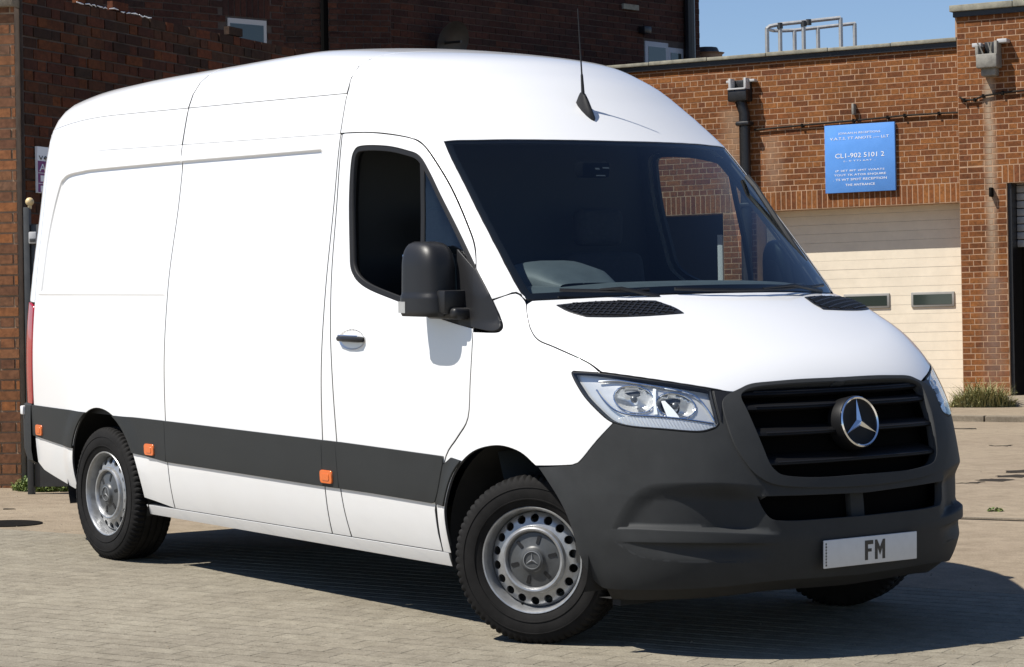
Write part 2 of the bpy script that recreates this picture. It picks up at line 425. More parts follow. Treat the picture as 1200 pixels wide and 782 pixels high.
# ------------------------------------------------------------------ helpers for the place round the van
FWH = np.array([math.cos(YAW_V), math.sin(YAW_V), 0]); RTH = np.array([math.sin(YAW_V), -math.cos(YAW_V), 0])
def wdir(u, v): return BW[:, 0]+BW[:, 1]*(u-600)/FPX+BW[:, 2]*(391-v)/FPX
def at_depth(u, v, d): return CW+wdir(u, v)*d
def pix_of(P):
    d = np.asarray(P)-CW; z = d@BW[:, 0]; return 600+FPX*(d@BW[:, 1])/z, 391-FPX*(d@BW[:, 2])/z
def dip(xv, yv):
    dc = (xv-CV[0])*FWH[0]+(yv-CV[1])*FWH[1]; t = np.clip((dc-12.0)/21.0, 0, 1.35); return .515*t**1.45
def ground_w(xv, yv, dz=0.0): return to_world(np.array([xv, yv, -float(dip(xv, yv))+dz]))
def ground_hit(u, v):
    """where a photo pixel meets the yard (van-frame x, y)"""
    d = BV[:, 0]+BV[:, 1]*(u-600)/FPX+BV[:, 2]*(391-v)/FPX; t = np.linspace(6, 60, 4000); P = CV+t[:, None]*d; k = np.argmax(P[:, 2] < -dip(P[:, 0], P[:, 1])); return P[k, :2]
def ground_z(w):
    """world height of the yard under a world point"""
    p = np.array([w[0], w[1], 0.0]); 
    for _ in range(6):
        q = TW.T@p; g = to_world(np.array([q[0], q[1], -float(dip(q[0], q[1]))])); p[2] += g[2]-p[2]
    return p[2]
class Frame:
    """a wall plane: e along it, n out of it, z up"""
    def __init__(s, o, beta): b = math.radians(beta); s.o = np.array(o, float); s.e = RTH*math.cos(b)-FWH*math.sin(b); s.n = -(FWH*math.cos(b)+RTH*math.sin(b))
    def hit(s, u, v, off=0.0):
        d = wdir(u, v); o = s.o+s.n*off; t = ((o-CW)@s.n)/(d@s.n); P = CW+t*d; return float((P-s.o)@s.e), float(P[2])
    def at(s, a, z, off=0.0): p = s.o+s.e*a+s.n*off; return np.array([p[0], p[1], z])
    def mat4(s, a, z, off=0.0):
        p = s.at(a, z, off); M = Matrix.Identity(4)
        for i in range(3): M[i][0] = s.e[i]; M[i][1] = -s.n[i]; M[i][2] = (0, 0, 1)[i]; M[i][3] = p[i]
        return M
def fbox(name, fr, a0, a1, z0, z1, d0, d1, m, parent, bevel=0.0):
    """box on a wall frame between offsets d0 (back) and d1 (front)"""
    bm = bmesh.new(); box_bm(bm, (0, 0, 0), (a1-a0, abs(d1-d0), z1-z0), None, bevel); bmesh.ops.transform(bm, matrix=fr.mat4((a0+a1)/2, (z0+z1)/2, (d0+d1)/2), verts=bm.verts[:])
    return link(name, bm_mesh(name, bm), parent, m)

def brick_mat(name, cols, mortar=False, island=False, streaks=None, moss=0.0, rough=.85):
    m = bpy.data.materials.new(name); m.use_nodes = True; t = NT(m); b = t.b; b.inputs['Roughness'].default_value = rough; b.inputs['Specular IOR Level'].default_value = .25
    ge = t.n('ShaderNodeNewGeometry'); rp = t.n('ShaderNodeValToRGB'); rp.color_ramp.interpolation = 'LINEAR'
    el = rp.color_ramp.elements
    while len(el) < len(cols): el.new(.5)
    for i, c in enumerate(cols): el[i].position = i/(len(cols)-1); el[i].color = (*c, 1)
    if island: t.l(ge.outputs['Random Per Island'], rp.inputs['Fac'])
    else: oi = t.n('ShaderNodeObjectInfo'); t.l(oi.outputs['Random'], rp.inputs['Fac'])
    nz = t.n('ShaderNodeTexNoise', Scale=26.0, Detail=6.0, Roughness=.7); t.l(ge.outputs['Position'], nz.inputs['Vector'])
    mx = t.n('ShaderNodeMix', data_type='RGBA', blend_type='MULTIPLY'); mx.inputs[0].default_value = .75; t.l(rp.outputs['Color'], mx.inputs[6])
    r2 = t.n('ShaderNodeValToRGB'); r2.color_ramp.elements[0].color = (.42, .40, .38, 1); r2.color_ramp.elements[0].position = .32; r2.color_ramp.elements[1].color = (1.15, 1.12, 1.1, 1); r2.color_ramp.elements[1].position = .62
    t.l(nz.outputs['Fac'], r2.inputs['Fac']); t.l(r2.outputs['Color'], mx.inputs[7]); last = mx.outputs[2]
    n3 = t.n('ShaderNodeTexNoise', Scale=1.1, Detail=5.0, Roughness=.6); t.l(ge.outputs['Position'], n3.inputs['Vector'])   # broad weathering
    m3 = t.n('ShaderNodeMix', data_type='RGBA', blend_type='MULTIPLY'); r3 = t.n('ShaderNodeValToRGB'); r3.color_ramp.elements[0].position = .35; r3.color_ramp.elements[0].color = (.62, .6, .6, 1); r3.color_ramp.elements[1].position = .6; r3.color_ramp.elements[1].color = (1.08, 1.06, 1.04, 1)
    t.l(n3.outputs['Fac'], r3.inputs['Fac']); m3.inputs[0].default_value = .8; t.l(last, m3.inputs[6]); t.l(r3.outputs['Color'], m3.inputs[7]); last = m3.outputs[2]
    for (c, e, a0, wd, z1, z0, colr, amt) in (streaks or []):      # pale lime runs below a leaking hopper: width wd about a0, from z1 down to z0
        dt = t.n('ShaderNodeVectorMath', operation='DOT_PRODUCT'); sb = t.n('ShaderNodeVectorMath', operation='SUBTRACT'); sb.inputs[1].default_value = c; t.l(ge.outputs['Position'], sb.inputs[0]); t.l(sb.outputs[0], dt.inputs[0]); dt.inputs[1].default_value = e
        n4 = t.n('ShaderNodeTexNoise', Scale=5.0, Detail=4.0); t.l(ge.outputs['Position'], n4.inputs['Vector'])
        ad = t.n('ShaderNodeMath', operation='MULTIPLY_ADD'); ad.inputs[1].default_value = wd*1.2; t.l(n4.outputs['Fac'], ad.inputs[0]); t.l(dt.outputs['Value'], ad.inputs[2])
        su = t.n('ShaderNodeMath', operation='SUBTRACT'); su.inputs[1].default_value = a0+wd*.6; t.l(ad.outputs[0], su.inputs[0]); ab = t.n('ShaderNodeMath', operation='ABSOLUTE'); t.l(su.outputs[0], ab.inputs[0])
        mr = t.n('ShaderNodeMapRange'); mr.inputs['From Min'].default_value = wd; mr.inputs['From Max'].default_value = wd*.1; t.l(ab.outputs[0], mr.inputs['Value'])
        sz = t.n('ShaderNodeSeparateXYZ'); t.l(ge.outputs['Position'], sz.inputs[0]); mz = t.n('ShaderNodeMapRange'); mz.inputs['From Min'].default_value = z0; mz.inputs['From Max'].default_value = z0+(z1-z0)*.4; t.l(sz.outputs['Z'], mz.inputs['Value'])
        mz2 = t.n('ShaderNodeMapRange'); mz2.inputs['From Min'].default_value = z1+.05; mz2.inputs['From Max'].default_value = z1; t.l(sz.outputs['Z'], mz2.inputs['Value'])
        p1 = t.n('ShaderNodeMath', operation='MULTIPLY'); t.l(mr.outputs[0], p1.inputs[0]); t.l(mz.outputs[0], p1.inputs[1]); p2 = t.n('ShaderNodeMath', operation='MULTIPLY'); t.l(p1.outputs[0], p2.inputs[0]); t.l(mz2.outputs[0], p2.inputs[1])
        p3 = t.n('ShaderNodeMath', operation='MULTIPLY'); p3.inputs[1].default_value = amt; t.l(p2.outputs[0], p3.inputs[0])
        m5 = t.n('ShaderNodeMix', data_type='RGBA'); m5.inputs[7].default_value = (*colr, 1); t.l(p3.outputs[0], m5.inputs[0]); t.l(last, m5.inputs[6]); last = m5.outputs[2]
    t.l(last, b.inputs['Base Color'])
    bp = t.n('ShaderNodeBump', Strength=.6, Distance=.004); t.l(nz.outputs['Fac'], bp.inputs['Height']); t.l(bp.outputs['Normal'], b.inputs['Normal'])
    MATS[name] = m; return m

VAN_POLY = np.array([(30, 480), (45, 300), (62, 190), (100, 115), (300, 75), (430, 58), (600, 64), (740, 85), (800, 130), (850, 178), (976, 340), (1085, 410), (1112, 470), (1125, 600), (1060, 680), (720, 690), (620, 745), (530, 660), (200, 600), (120, 640), (100, 560), (50, 550)], float)
BRICK_ME = {}
def brick_wall(core, fr, a0, a1, z0, z1, mname, off=0.0, holes=(), bond='stretcher', course=.075, length=.225, nobj=300, proud=.0025, jit=.0015, ragged=None, soldier=(), seed=1, budget=None):
    """bricks on a wall face: the ones that show largest as objects under `core`, the rest as one mesh"""
    rg = random.Random(seed); items = []
    nrow = int(round((z1-z0)/course))
    for r in range(nrow):
        zc = z0+course*(r+.5)
        if bond == 'stretcher': L = [length]; ph = (r % 2)*.5*length
        elif bond == 'garden': L = [length] if r % 4 else [length*.5]; ph = (r % 2)*.5*length if r % 4 else .25*length
        else: L = [length, length*.5]; ph = (r % 2)*.75*length
        x = a0-ph-length; k = 0
        while x < a1:
            l = L[k % len(L)]; k += 1; xa, xb = max(x, a0), min(x+l, a1); x += l
            if xb-xa < .02: continue
            if any(h[0] < (xa+xb)/2 < h[1] and h[2] < zc < h[3] for h in holes): continue
            cl = [(xa, xb)]
            for h in holes:
                if h[2] < zc < h[3]:
                    if xa < h[0] < xb: cl = [(xa, h[0])]
                    elif xa < h[1] < xb: cl = [(h[1], xb)]
            for xa2, xb2 in cl:
                if xb2-xa2 < .02: continue
                if ragged and not ragged((xa2+xb2)/2, zc, rg): continue
                items.append(((xa2+xb2)/2, zc, xb2-xa2-.013, course-.013))
    for (s0, s1, za, zb_) in soldier:
        n = max(1, int(round((s1-s0)/course)))
        for i in range(n): items.append((s0+(i+.5)*(s1-s0)/n, (za+zb_)/2, (s1-s0)/n-.014, zb_-za-.012))
    def score(it):
        P = fr.at(it[0], it[1], off); u, v = pix_of(P)
        if not (-10 < u < 1210 and -10 < v < 792): return -1
        if inside(VAN_POLY, np.array([[u, v]]))[0]: return 0
        return it[2]*it[3]/((P-CW)@BW[:, 0])**2
    sc = [score(it) for it in items]; order = sorted(range(len(items)), key=lambda i: -sc[i]); pick = set(i for i in order[:nobj] if sc[i] > 0)
    V = []; Fc = []
    for i, (a, z, l, h) in enumerate(items):
        d = off+proud+rg.uniform(-jit, jit); l2, h2 = l/2+rg.uniform(-.0015, .0015), h/2+rg.uniform(-.001, .001)
        if i in pick:
            key = (mname, round(l, 3), round(h, 3))
            if key not in BRICK_ME:
                bm = bmesh.new(); box_bm(bm, (0, .025, 0), (round(l, 3), .05, round(h, 3))); BRICK_ME[key] = bm_mesh('brick', bm, smooth=False); BRICK_ME[key].materials.append(MATS[mname])
            o = bpy.data.objects.new('brick', BRICK_ME[key]); COL.objects.link(o); o.parent = core
            M = fr.mat4(a, z, d) @ Matrix.Rotation(rg.uniform(-.006, .006), 4, 'Y'); o.matrix_world = M
        else:
            b0 = len(V)
            for dd in (d, off-.02):
                for sa, sz in ((-1, -1), (1, -1), (1, 1), (-1, 1)): V.append(fr.at(a+sa*l2, z+sz*h2, dd))
            Fc += [(b0, b0+1, b0+2, b0+3), (b0, b0+4, b0+5, b0+1), (b0+1, b0+5, b0+6, b0+2), (b0+2, b0+6, b0+7, b0+3), (b0+3, b0+7, b0+4, b0)]
    if V:
        o = link('brickwork', mesh('brickwork', V, Fc), core, mname+'_mass'); o['kind'] = 'stuff'

# ------------------------------------------------------------------ materials of the place
def ground_mat(name, base, dark, speck, sc=1.0, island=None):
    m = bpy.data.materials.new(name); m.use_nodes = True; t = NT(m); b = t.b; b.inputs['Roughness'].default_value = .92; b.inputs['Specular IOR Level'].default_value = .2
    ge = t.n('ShaderNodeNewGeometry'); n1 = t.n('ShaderNodeTexNoise', Scale=.55*sc, Detail=8.0, Roughness=.62); n2 = t.n('ShaderNodeTexNoise', Scale=7.0*sc, Detail=8.0, Roughness=.7); n3 = t.n('ShaderNodeTexNoise', Scale=120.0, Detail=4.0, Roughness=.7)
    for n in (n1, n2, n3): t.l(ge.outputs['Position'], n.inputs['Vector'])
    r1 = t.n('ShaderNodeValToRGB'); r1.color_ramp.elements[0].position = .38; r1.color_ramp.elements[1].position = .62; r1.color_ramp.elements[0].color = (*dark, 1); r1.color_ramp.elements[1].color = (*base, 1); t.l(n1.outputs['Fac'], r1.inputs['Fac'])
    last = r1.outputs['Color']
    if island:
        rr = t.n('ShaderNodeValToRGB'); rr.color_ramp.elements[0].color = (.93, .925, .92, 1); rr.color_ramp.elements[1].color = (1.06, 1.06, 1.05, 1)
        if island == 'obj': oi = t.n('ShaderNodeObjectInfo'); t.l(oi.outputs['Random'], rr.inputs['Fac'])
        else: t.l(ge.outputs['Random Per Island'], rr.inputs['Fac'])
        m0 = t.n('ShaderNodeMix', data_type='RGBA', blend_type='MULTIPLY'); m0.inputs[0].default_value = 1.0; t.l(last, m0.inputs[6]); t.l(rr.outputs['Color'], m0.inputs[7]); last = m0.outputs[2]
    for nz, lo_, hi_, amt, p0, p1 in ((n2, .72, 1.10, .8, .3, .6), (n3, .66, 1.2, .8, .35, .65)):
        r = t.n('ShaderNodeValToRGB'); r.color_ramp.elements[0].position = p0; r.color_ramp.elements[1].position = p1; r.color_ramp.elements[0].color = (lo_, lo_*.98, lo_*.95, 1); r.color_ramp.elements[1].color = (hi_, hi_, hi_, 1); t.l(nz.outputs['Fac'], r.inputs['Fac'])
        mx = t.n('ShaderNodeMix', data_type='RGBA', blend_type='MULTIPLY'); mx.inputs[0].default_value = amt; t.l(last, mx.inputs[6]); t.l(r.outputs['Color'], mx.inputs[7]); last = mx.outputs[2]
    t.l(last, b.inputs['Base Color'])
    bp = t.n('ShaderNodeBump', Strength=.55, Distance=.006); ad = t.n('ShaderNodeMath', operation='ADD'); t.l(n3.outputs['Fac'], ad.inputs[0]); t.l(n2.outputs['Fac'], ad.inputs[1]); t.l(ad.outputs[0], bp.inputs['Height']); t.l(bp.outputs['Normal'], b.inputs['Normal'])
    MATS[name] = m; return m
ground_mat('yard_concrete', (.275, .225, .162), (.235, .188, .136), .1)
ground_mat('paver_sand', (.47, .43, .36), (.41, .375, .31), .1, 3)
ground_mat('paver_obj', (.245, .222, .175), (.218, .195, .153), .1, 1.5, 'obj'); ground_mat('paver_mass', (.245, .222, .175), (.218, .195, .153), .1, 1.5, 'isl')
ground_mat('kerb_stone', (.26, .22, .165), (.20, .17, .13), .1, 2)
mat('crack_dark', (.035, .03, .025), .95, spec=.05)
mat('iron', (.010, .009, .008), .95, var=.3, vscale=30, spec=.05)  # iron fittings, and the disc that stands in for a cast shadow
mat('coping', (.22, .21, .165), .9, var=.35, vscale=9, coords='Object', bump=.4, bscale=60)
mat('mortar_garage', (.37, .23, .14), .95, var=.18, vscale=7)
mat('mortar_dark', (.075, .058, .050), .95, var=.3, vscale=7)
mat('mortar_pier', (.27, .19, .125), .95, var=.25, vscale=9)
mat('door_cream', (.68, .60, .475), .55, var=.06, vscale=5)
mat('door_grey', (.24, .235, .22), .6, var=.1, vscale=5)
mat('pane_dark', (.03, .04, .035), .08, coat=.6)
mat('pvc_white', (.42, .42, .42), .35)
mat('pipe_black', (.012, .012, .013), .4, var=.2, vscale=20)
mat('hopper_grey', (.20, .19, .165), .7, var=.3, vscale=14)
mat('sign_blue', (.095, .27, .66), .4, var=.05, vscale=5)
mat('sign_white', (.78, .80, .82), .5)
mat('sign_purple', (.16, .02, .14), .5)
mat('steel_grey', (.42, .42, .41), .45, metal=.4, var=.15, vscale=12)
mat('post_dark', (.035, .037, .038), .5, var=.2, vscale=9)
mat('brass', (.55, .42, .22), .45, var=.2, vscale=30)
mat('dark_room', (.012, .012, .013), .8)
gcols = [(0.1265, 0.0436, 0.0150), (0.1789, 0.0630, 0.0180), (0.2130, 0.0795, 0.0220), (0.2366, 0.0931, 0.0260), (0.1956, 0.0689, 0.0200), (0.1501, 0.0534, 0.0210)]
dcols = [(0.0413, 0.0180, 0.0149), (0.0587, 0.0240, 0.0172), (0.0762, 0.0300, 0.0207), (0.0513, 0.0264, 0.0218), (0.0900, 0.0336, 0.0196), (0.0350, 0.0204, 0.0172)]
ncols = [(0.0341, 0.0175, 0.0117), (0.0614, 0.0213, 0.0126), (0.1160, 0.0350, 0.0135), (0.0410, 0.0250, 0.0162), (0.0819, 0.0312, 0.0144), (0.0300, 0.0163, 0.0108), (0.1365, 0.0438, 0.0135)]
pcols = [(0.1403, 0.0649, 0.0363), (0.1817, 0.0847, 0.0429), (0.2484, 0.1001, 0.0396), (0.1656, 0.0924, 0.0561), (0.2979, 0.1155, 0.0396), (0.1323, 0.0770, 0.0462)]

# ------------------------------------------------------------------ ground
def build_ground():
    A = ground_hit(98, 631); B = ground_hit(1200, 697); pv = (B-A)/np.linalg.norm(B-A); qv = np.array([-pv[1], pv[0]])
    if qv@FWH[:2] < 0: qv = -qv
    def pq(p, q): return A+pv*p+qv*q
    # yard: everything beyond the edge of the paving, dipping gently towards the garage
    ps = np.concatenate([np.linspace(-250, -20, 14), np.linspace(-18, 34, 66), np.linspace(38, 250, 14)]); qs = np.concatenate([[0], np.linspace(.4, 40, 60), np.linspace(44, 400, 16)])
    V = []; Fc = []
    for q in qs:
        for p in ps: x, y = pq(p, q); V.append(ground_w(x, y, .003*math.sin(x*1.3)*math.cos(y*.9)*min(1, q/2)*(0 if q < 4 else 1)))
    n = len(ps)
    for p in ps: x, y = pq(p, 0); V.append(ground_w(x, y, -.05))
    b0 = len(qs)*n
    for j in range(len(qs)-1):
        for i in range(n-1): Fc.append((j*n+i, j*n+i+1, (j+1)*n+i+1, (j+1)*n+i))
    for i in range(n-1): Fc.append((i+1, i, b0+i, b0+i+1))
    yard = link('yard_ground', mesh('yard_ground', V, Fc, True), None, 'yard_concrete'); tag(yard, kind='structure'); yard.data.set_sharp_from_angle(angle=.6)
    # paving bed on the near side
    V = [ground_w(*pq(p, q), -.0012) for p, q in ((-250, 0), (250, 0), (250, -250), (-250, -250))]
    bed = link('paving', mesh('paving', V, [(3, 2, 1, 0)]), None, 'paver_sand'); tag(bed, kind='structure')
    # paving blocks, laid in rows along the edge
    L, W_, J, JL = .200, .100, .011, .0022; items = []
    for r in range(52):
        q = -(r+.5)*(W_+J)-.004
        for k in range(-14, 60):
            p = (k+(r % 2)*.5)*(L+JL)-1.5; items.append((p, q))
    def uv(it):
        x, y = pq(*it); return pix_of(ground_w(x, y))
    sc = []
    for it in items:
        u, v = uv(it)
        if not (-260 < u < 1460 and v < 1050): sc.append(None); continue
        vis = -15 < u < 1215 and v < 795 and not inside(VAN_POLY, np.array([[u, v]]))[0]
        sc.append(v if vis else -1)
    ok = [i for i in range(len(items)) if sc[i] is not None]; pick = set(sorted([i for i in ok if sc[i] > 0], key=lambda i: -sc[i])[:300])
    bm = bmesh.new(); box_bm(bm, (0, 0, -.012), (L, W_, .024), None, .0012, 1); pm = bm_mesh('paver', bm, smooth=False); pm.materials.append(MATS['paver_obj'])
    M0 = Matrix.Identity(4); e1 = to_world(np.array([*pv, 0])); e2 = to_world(np.array([*qv, 0])); e3 = np.cross(e1, e2)
    V = []; Fc = []
    for i in ok:
        p, q = items[i]; x, y = pq(p, q); c = to_world(np.array([x, y, rng.uniform(-.0003, .0005)])); ti = rng.uniform(-.003, .003); tj = rng.uniform(-.003, .003)
        if i in pick:
            M = Matrix.Identity(4)
            for k in range(3): M[k][0] = e1[k]; M[k][1] = e2[k]; M[k][2] = e3[k]; M[k][3] = c[k]
            o = bpy.data.objects.new('paver', pm); COL.objects.link(o); o.parent = bed; o.matrix_world = M @ Matrix.Rotation(ti, 4, 'X') @ Matrix.Rotation(tj*.5, 4, 'Y') @ Matrix.Rotation(rng.uniform(-.008, .008), 4, 'Z')
        else:
            b0 = len(V); l2, w2 = L/2, W_/2
            for s, h in ((.994, 0), (1.0, -.0012), (1.0, -.02)):
                for a, b in ((-1, -1), (1, -1), (1, 1), (-1, 1)): V.append(c+e1*a*(l2-(1-s)*.2)+e2*b*(w2-(1-s)*.2)+e3*(h+(a*tj*.03+b*ti*.03)))
            Fc.append((b0, b0+1, b0+2, b0+3))
            for r in range(2):
                for k in range(4): Fc.append((b0+r*4+k, b0+r*4+4+k, b0+r*4+4+(k+1) % 4, b0+r*4+(k+1) % 4))
    o = link('paver_field', mesh('paver_field', V, Fc), bed, 'paver_mass'); o['kind'] = 'stuff'
    # pale channel strip across the yard and dark cracks
    def gstrip(name, pts, w, h, m, kind='structure', parent=None):
        V = []; Fc = []; P = [ground_hit(*p) for p in pts]
        for i, p in enumerate(P):
            d = P[min(i+1, len(P)-1)]-P[max(i-1, 0)]; d /= np.linalg.norm(d); nn = np.array([-d[1], d[0]]); wi = w[i] if isinstance(w, (list, tuple)) else w
            for s in (-1, 1): x, y = p+nn*s*wi/2; V.append(ground_w(x, y, h))
            for s in (-1, 1): x, y = p+nn*s*wi/2; V.append(ground_w(x, y, -.03))
        for i in range(len(P)-1):
            b = 4*i; Fc += [(b, b+4, b+5, b+1), (b, b+2, b+6, b+4), (b+1, b+5, b+7, b+3)]
        o = link(name, mesh(name, V, Fc), parent, m)
        if parent is None: o['kind'] = kind
        return o
    gstrip('channel_strip', [(1040, 605.5), (1100, 606.4), (1150, 607.6), (1215, 609.5)], .05, .006, 'kerb_stone')
    gstrip('channel_gap', [(1040, 607.2), (1100, 608.1), (1150, 609.4), (1215, 611.4)], .035, .004, 'crack_dark')
    for pts, w in ((((1120, 567), (1140, 566.5), (1153, 565)), [.03, .1, .04]), (((1148, 563.2), (1165, 563.5), (1181, 562)), [.1, .32, .1]), (((1172, 558.5), (1186, 559), (1204, 558)), [.08, .3, .3]), (((1182, 554.5), (1192, 553.4), (1208, 552)), [.03, .22, .3]), (((1160, 522.5), (1178, 523), (1186, 522)), [.02, .08, .02]), (((5, 597), (13, 597.3)), [.06, .05]), (((0, 631.5), (10, 630.5), (17, 629)), [.05, .04, .02]), (((1128, 503), (1142, 502.5)), [.3, .1])):
        P3 = []
        for k in range(len(pts)-1):
            for j in range(5): P3.append(tuple(np.array(pts[k])*(1-j/5)+np.array(pts[k+1])*(j/5)+[0, rng.uniform(-.35, .35)]))
        P3.append(pts[-1]); ws = np.interp(np.linspace(0, len(w)-1, len(P3)), range(len(w)), w); ws = [float(a*rng.uniform(.5, 1.2)) for a in ws]
        gstrip('crack', P3, ws, .003, 'crack_dark', parent=yard)
    # flat dark disc added in place of a cast shadow at the left
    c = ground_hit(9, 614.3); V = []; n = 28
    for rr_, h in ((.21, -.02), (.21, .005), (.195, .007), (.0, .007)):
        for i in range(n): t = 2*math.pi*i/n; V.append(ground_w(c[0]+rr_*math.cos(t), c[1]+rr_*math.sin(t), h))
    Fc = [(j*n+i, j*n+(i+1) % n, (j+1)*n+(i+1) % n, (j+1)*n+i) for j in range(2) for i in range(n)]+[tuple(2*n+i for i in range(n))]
    shd = link('shadow_disc', mesh('shadow_disc', V, Fc), None, 'iron'); tag(shd, 'round dark disc standing in for a cast shadow on the yard near the gate post', 'painted shadow')
    # grit, pebbles and leaf litter lying about
    V = []; Fc = []
    for k in range(700):
        u = rng.uniform(-30, 1230); v = rng.uniform(500, 790)
        if k % 3 == 0: u, v = rng.uniform(-20, 110), rng.uniform(568, 650)
        if inside(VAN_POLY, np.array([[u, v]]))[0]: continue
        x, y = ground_hit(u, v); s = rng.uniform(.004, .011)*(1.5 if v < 560 else 1); b0 = len(V)
        for dx_, dy_, dz in ((1, 0, 0), (-.5, .87, 0), (-.5, -.87, 0), (0, 0, .7)): V.append(ground_w(x+dx_*s*rng.uniform(.6, 1.3), y+dy_*s*rng.uniform(.6, 1.3), max(dz*s*rng.uniform(.5, 1), -.004)))
        Fc += [(b0, b0+1, b0+3), (b0+1, b0+2, b0+3), (b0+2, b0, b0+3)]
    o = link('grit', mesh('grit', V, Fc), None, 'kerb_stone'); tag(o, 'loose grit and small stones scattered over the yard', 'grit', kind='stuff')

# ------------------------------------------------------------------ the garage
GF = Frame(at_depth(1128, 240, 33.0), 30)
def build_garage():
    g = empty('brick_garage', tuple(GF.at(0, ground_z(GF.at(0, 0))))); tag(g, 'sunlit orange brick garage with cream shutter door and stone coping', 'garage'); bpy.context.view_layer.update()
    def child(o): o.parent = g; o.matrix_parent_inverse = g.matrix_world.inverted(); return o
    zg = ground_z(GF.at(0, 0))-.05
    hs, hz = GF.hit(1163, 75, .1)
    st = [(tuple(GF.o), tuple(GF.e), hs-.05, .10, hz-.1, hz-3.2, (.36, .29, .21), .7), (tuple(GF.o), tuple(GF.e), GF.hit(858, 120)[0], .25, 4.4, 2.6, (.27, .19, .125), .6), (tuple(GF.o), tuple(GF.e), GF.hit(905, 160)[0], .22, 4.0, 3.2, (.28, .20, .14), .45), (tuple(GF.o), tuple(GF.e), GF.hit(1165, 380, .1)[0], .22, 2.0, .3, (.17, .12, .095), .6)]
    brick_mat('garage_brick', gcols, streaks=st); brick_mat('garage_brick_mass', gcols, island=True, streaks=st)
    top = 5.05; ct = 5.15; zl = 3.02; zs = 3.275
    aR = .70; aE = 3.6
    dl = -2.92; d2 = -6.3; d2r = -3.42
    # left wall: core in pieces round the two openings
    def core(name, fr, a0, a1, z0, z1, d0, d1): return child(fbox(name, fr, a0, a1, z0, z1, d0, d1, 'mortar_garage', None))
    w = core('wall', GF, -9.0, -.004, zl, top, -.36, 0.0)
    core('pier', GF, d2r, dl, zg, zl-.001, -.36, 0.0); core('pier', GF, -9.0, d2, zg, zl-.001, -.36, 0.0)
    brick_wall(w, GF, -9.0, -.004, zs, top, 'garage_brick', bond='garden', soldier=[(-9.0, -.01, zl+.004, zs-.002)], seed=3)
    pr = [o for o in g.children if o.name.startswith('pier')]
    brick_wall(pr[0], GF, d2r, dl, zg, zl, 'garage_brick', seed=5); brick_wall(pr[1], GF, -9.0, d2, zg, zl, 'garage_brick', nobj=60, seed=6)
    # right block: stands proud and rises higher, with a doorway
    o0, o1 = -.0, .62; ptop = 5.43
    zd = GF.hit(1190, 214, .1)[1]; zds = zd+.235; ar = GF.hit(1181, 300, .1)[0]
    p = core('pilaster', GF, o0, ar, zg, zd, -.36, .10); brick_wall(p, GF, o0, ar, zg, zd, 'garage_brick', off=.10, bond='flemish', seed=8)
    p2 = core('upper_wall', GF, o0, aE, zd+.001, ptop, -.36, .101); brick_wall(p2, GF, o0, aE, zds, ptop, 'garage_brick', off=.101, bond='flemish', soldier=[(ar-.05, aE, zd+.004, zds-.003)], seed=9)
    brick_wall(p2, GF, o0, ar-.055, zd, zds, 'garage_brick', off=.101, bond='flemish', nobj=20, seed=10)
    core('pilaster', GF, ar+2.4, aE, zg, zd, -.36, .10)
    # copings: stone lengths, with a black strip below
    a = -9.0; k = 0
    while a < -.05:
        b = min(a+.9+rng.uniform(-.02, .02), -.012); child(fbox('coping_stone', GF, a+.004, b-.004, top+.05, ct+rng.uniform(-.004, .004), -.42, .08, 'coping', None, .008)); a = b
    child(fbox('coping_strip', GF, -9.0, -.012, top-.02, top+.048, -.40, .045, 'pipe_black', None))
    a = o0-.07
    while a < aE:
        b = a+.85; child(fbox('coping_stone', GF, a+.004, b-.004, ptop+.04, ptop+.125+rng.uniform(-.004, .004), -.42, .19, 'coping', None, .008)); a = b
    child(fbox('coping_strip', GF, o0-.03, aE, ptop-.03, ptop+.038, -.40, .15, 'pipe_black', None))
    child(fbox('side_return', GF, o0-.02, o0-.001, top+.1, ptop-.03, -.9, .10, 'mortar_garage', None))
    # cream shutter door of planks
    door = child(empty('shutter_door')); zt = zl+.02; rec = -.30; ph = .1225
    dp = lambda o: (setattr(o, 'parent', door))
    wz0, wz1 = GF.hit(1092, 358, rec)[1], GF.hit(1092, 344, rec)[1]; wn = [(GF.hit(989, 352, rec)[0], GF.hit(1043, 352, rec)[0]), (GF.hit(1068, 350, rec)[0], GF.hit(1119, 350, rec)[0])]; wn.append((wn[0][0]-.92, wn[0][1]-.92)); wn.append((wn[0][0]-1.8, wn[0][1]-1.8))
    z = zg+.06
    while z < zt:
        o = fbox('plank', GF, dl+.01, -.012, z+.0012, min(z+ph-.0012, zt), rec-.03, rec+rng.uniform(-.0015, .0015), 'door_cream', None, 0); o.parent = door; z += ph
    o = fbox('door_back', GF, dl+.005, -.008, zg, zt, rec-.06, rec-.02, 'door_grey', None); o.parent = door
    for a0, a1 in wn:
        if a0 < dl: continue
        o = fbox('window_frame', GF, a0, a1, wz0-.02, wz1+.02, rec-.02, rec+.022, 'door_grey', None, .012); o.parent = door
        o = fbox('window_pane', GF, a0+.035, a1-.035, wz0+.012, wz1-.012, rec, rec+.026, 'pane_dark', None); o.parent = door
    # second opening: dark shutter set back, pale post
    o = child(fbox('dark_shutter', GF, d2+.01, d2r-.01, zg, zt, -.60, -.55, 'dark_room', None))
    child(fbox('door_post', GF, d2r-.20, d2r-.12, zg, zl-.28, -.30, -.22, 'pvc_white', None, .01))
    # doorway on the right: frame, half-lowered shutter, dark room
    zsh = GF.hit(1194, 290, -.1)[1]
    child(fbox('door_frame', GF, ar+.002, ar+.05, zg, zd-.002, -.30, .06, 'pipe_black', None))
    sh = child(empty('roller_shutter')); z = zsh
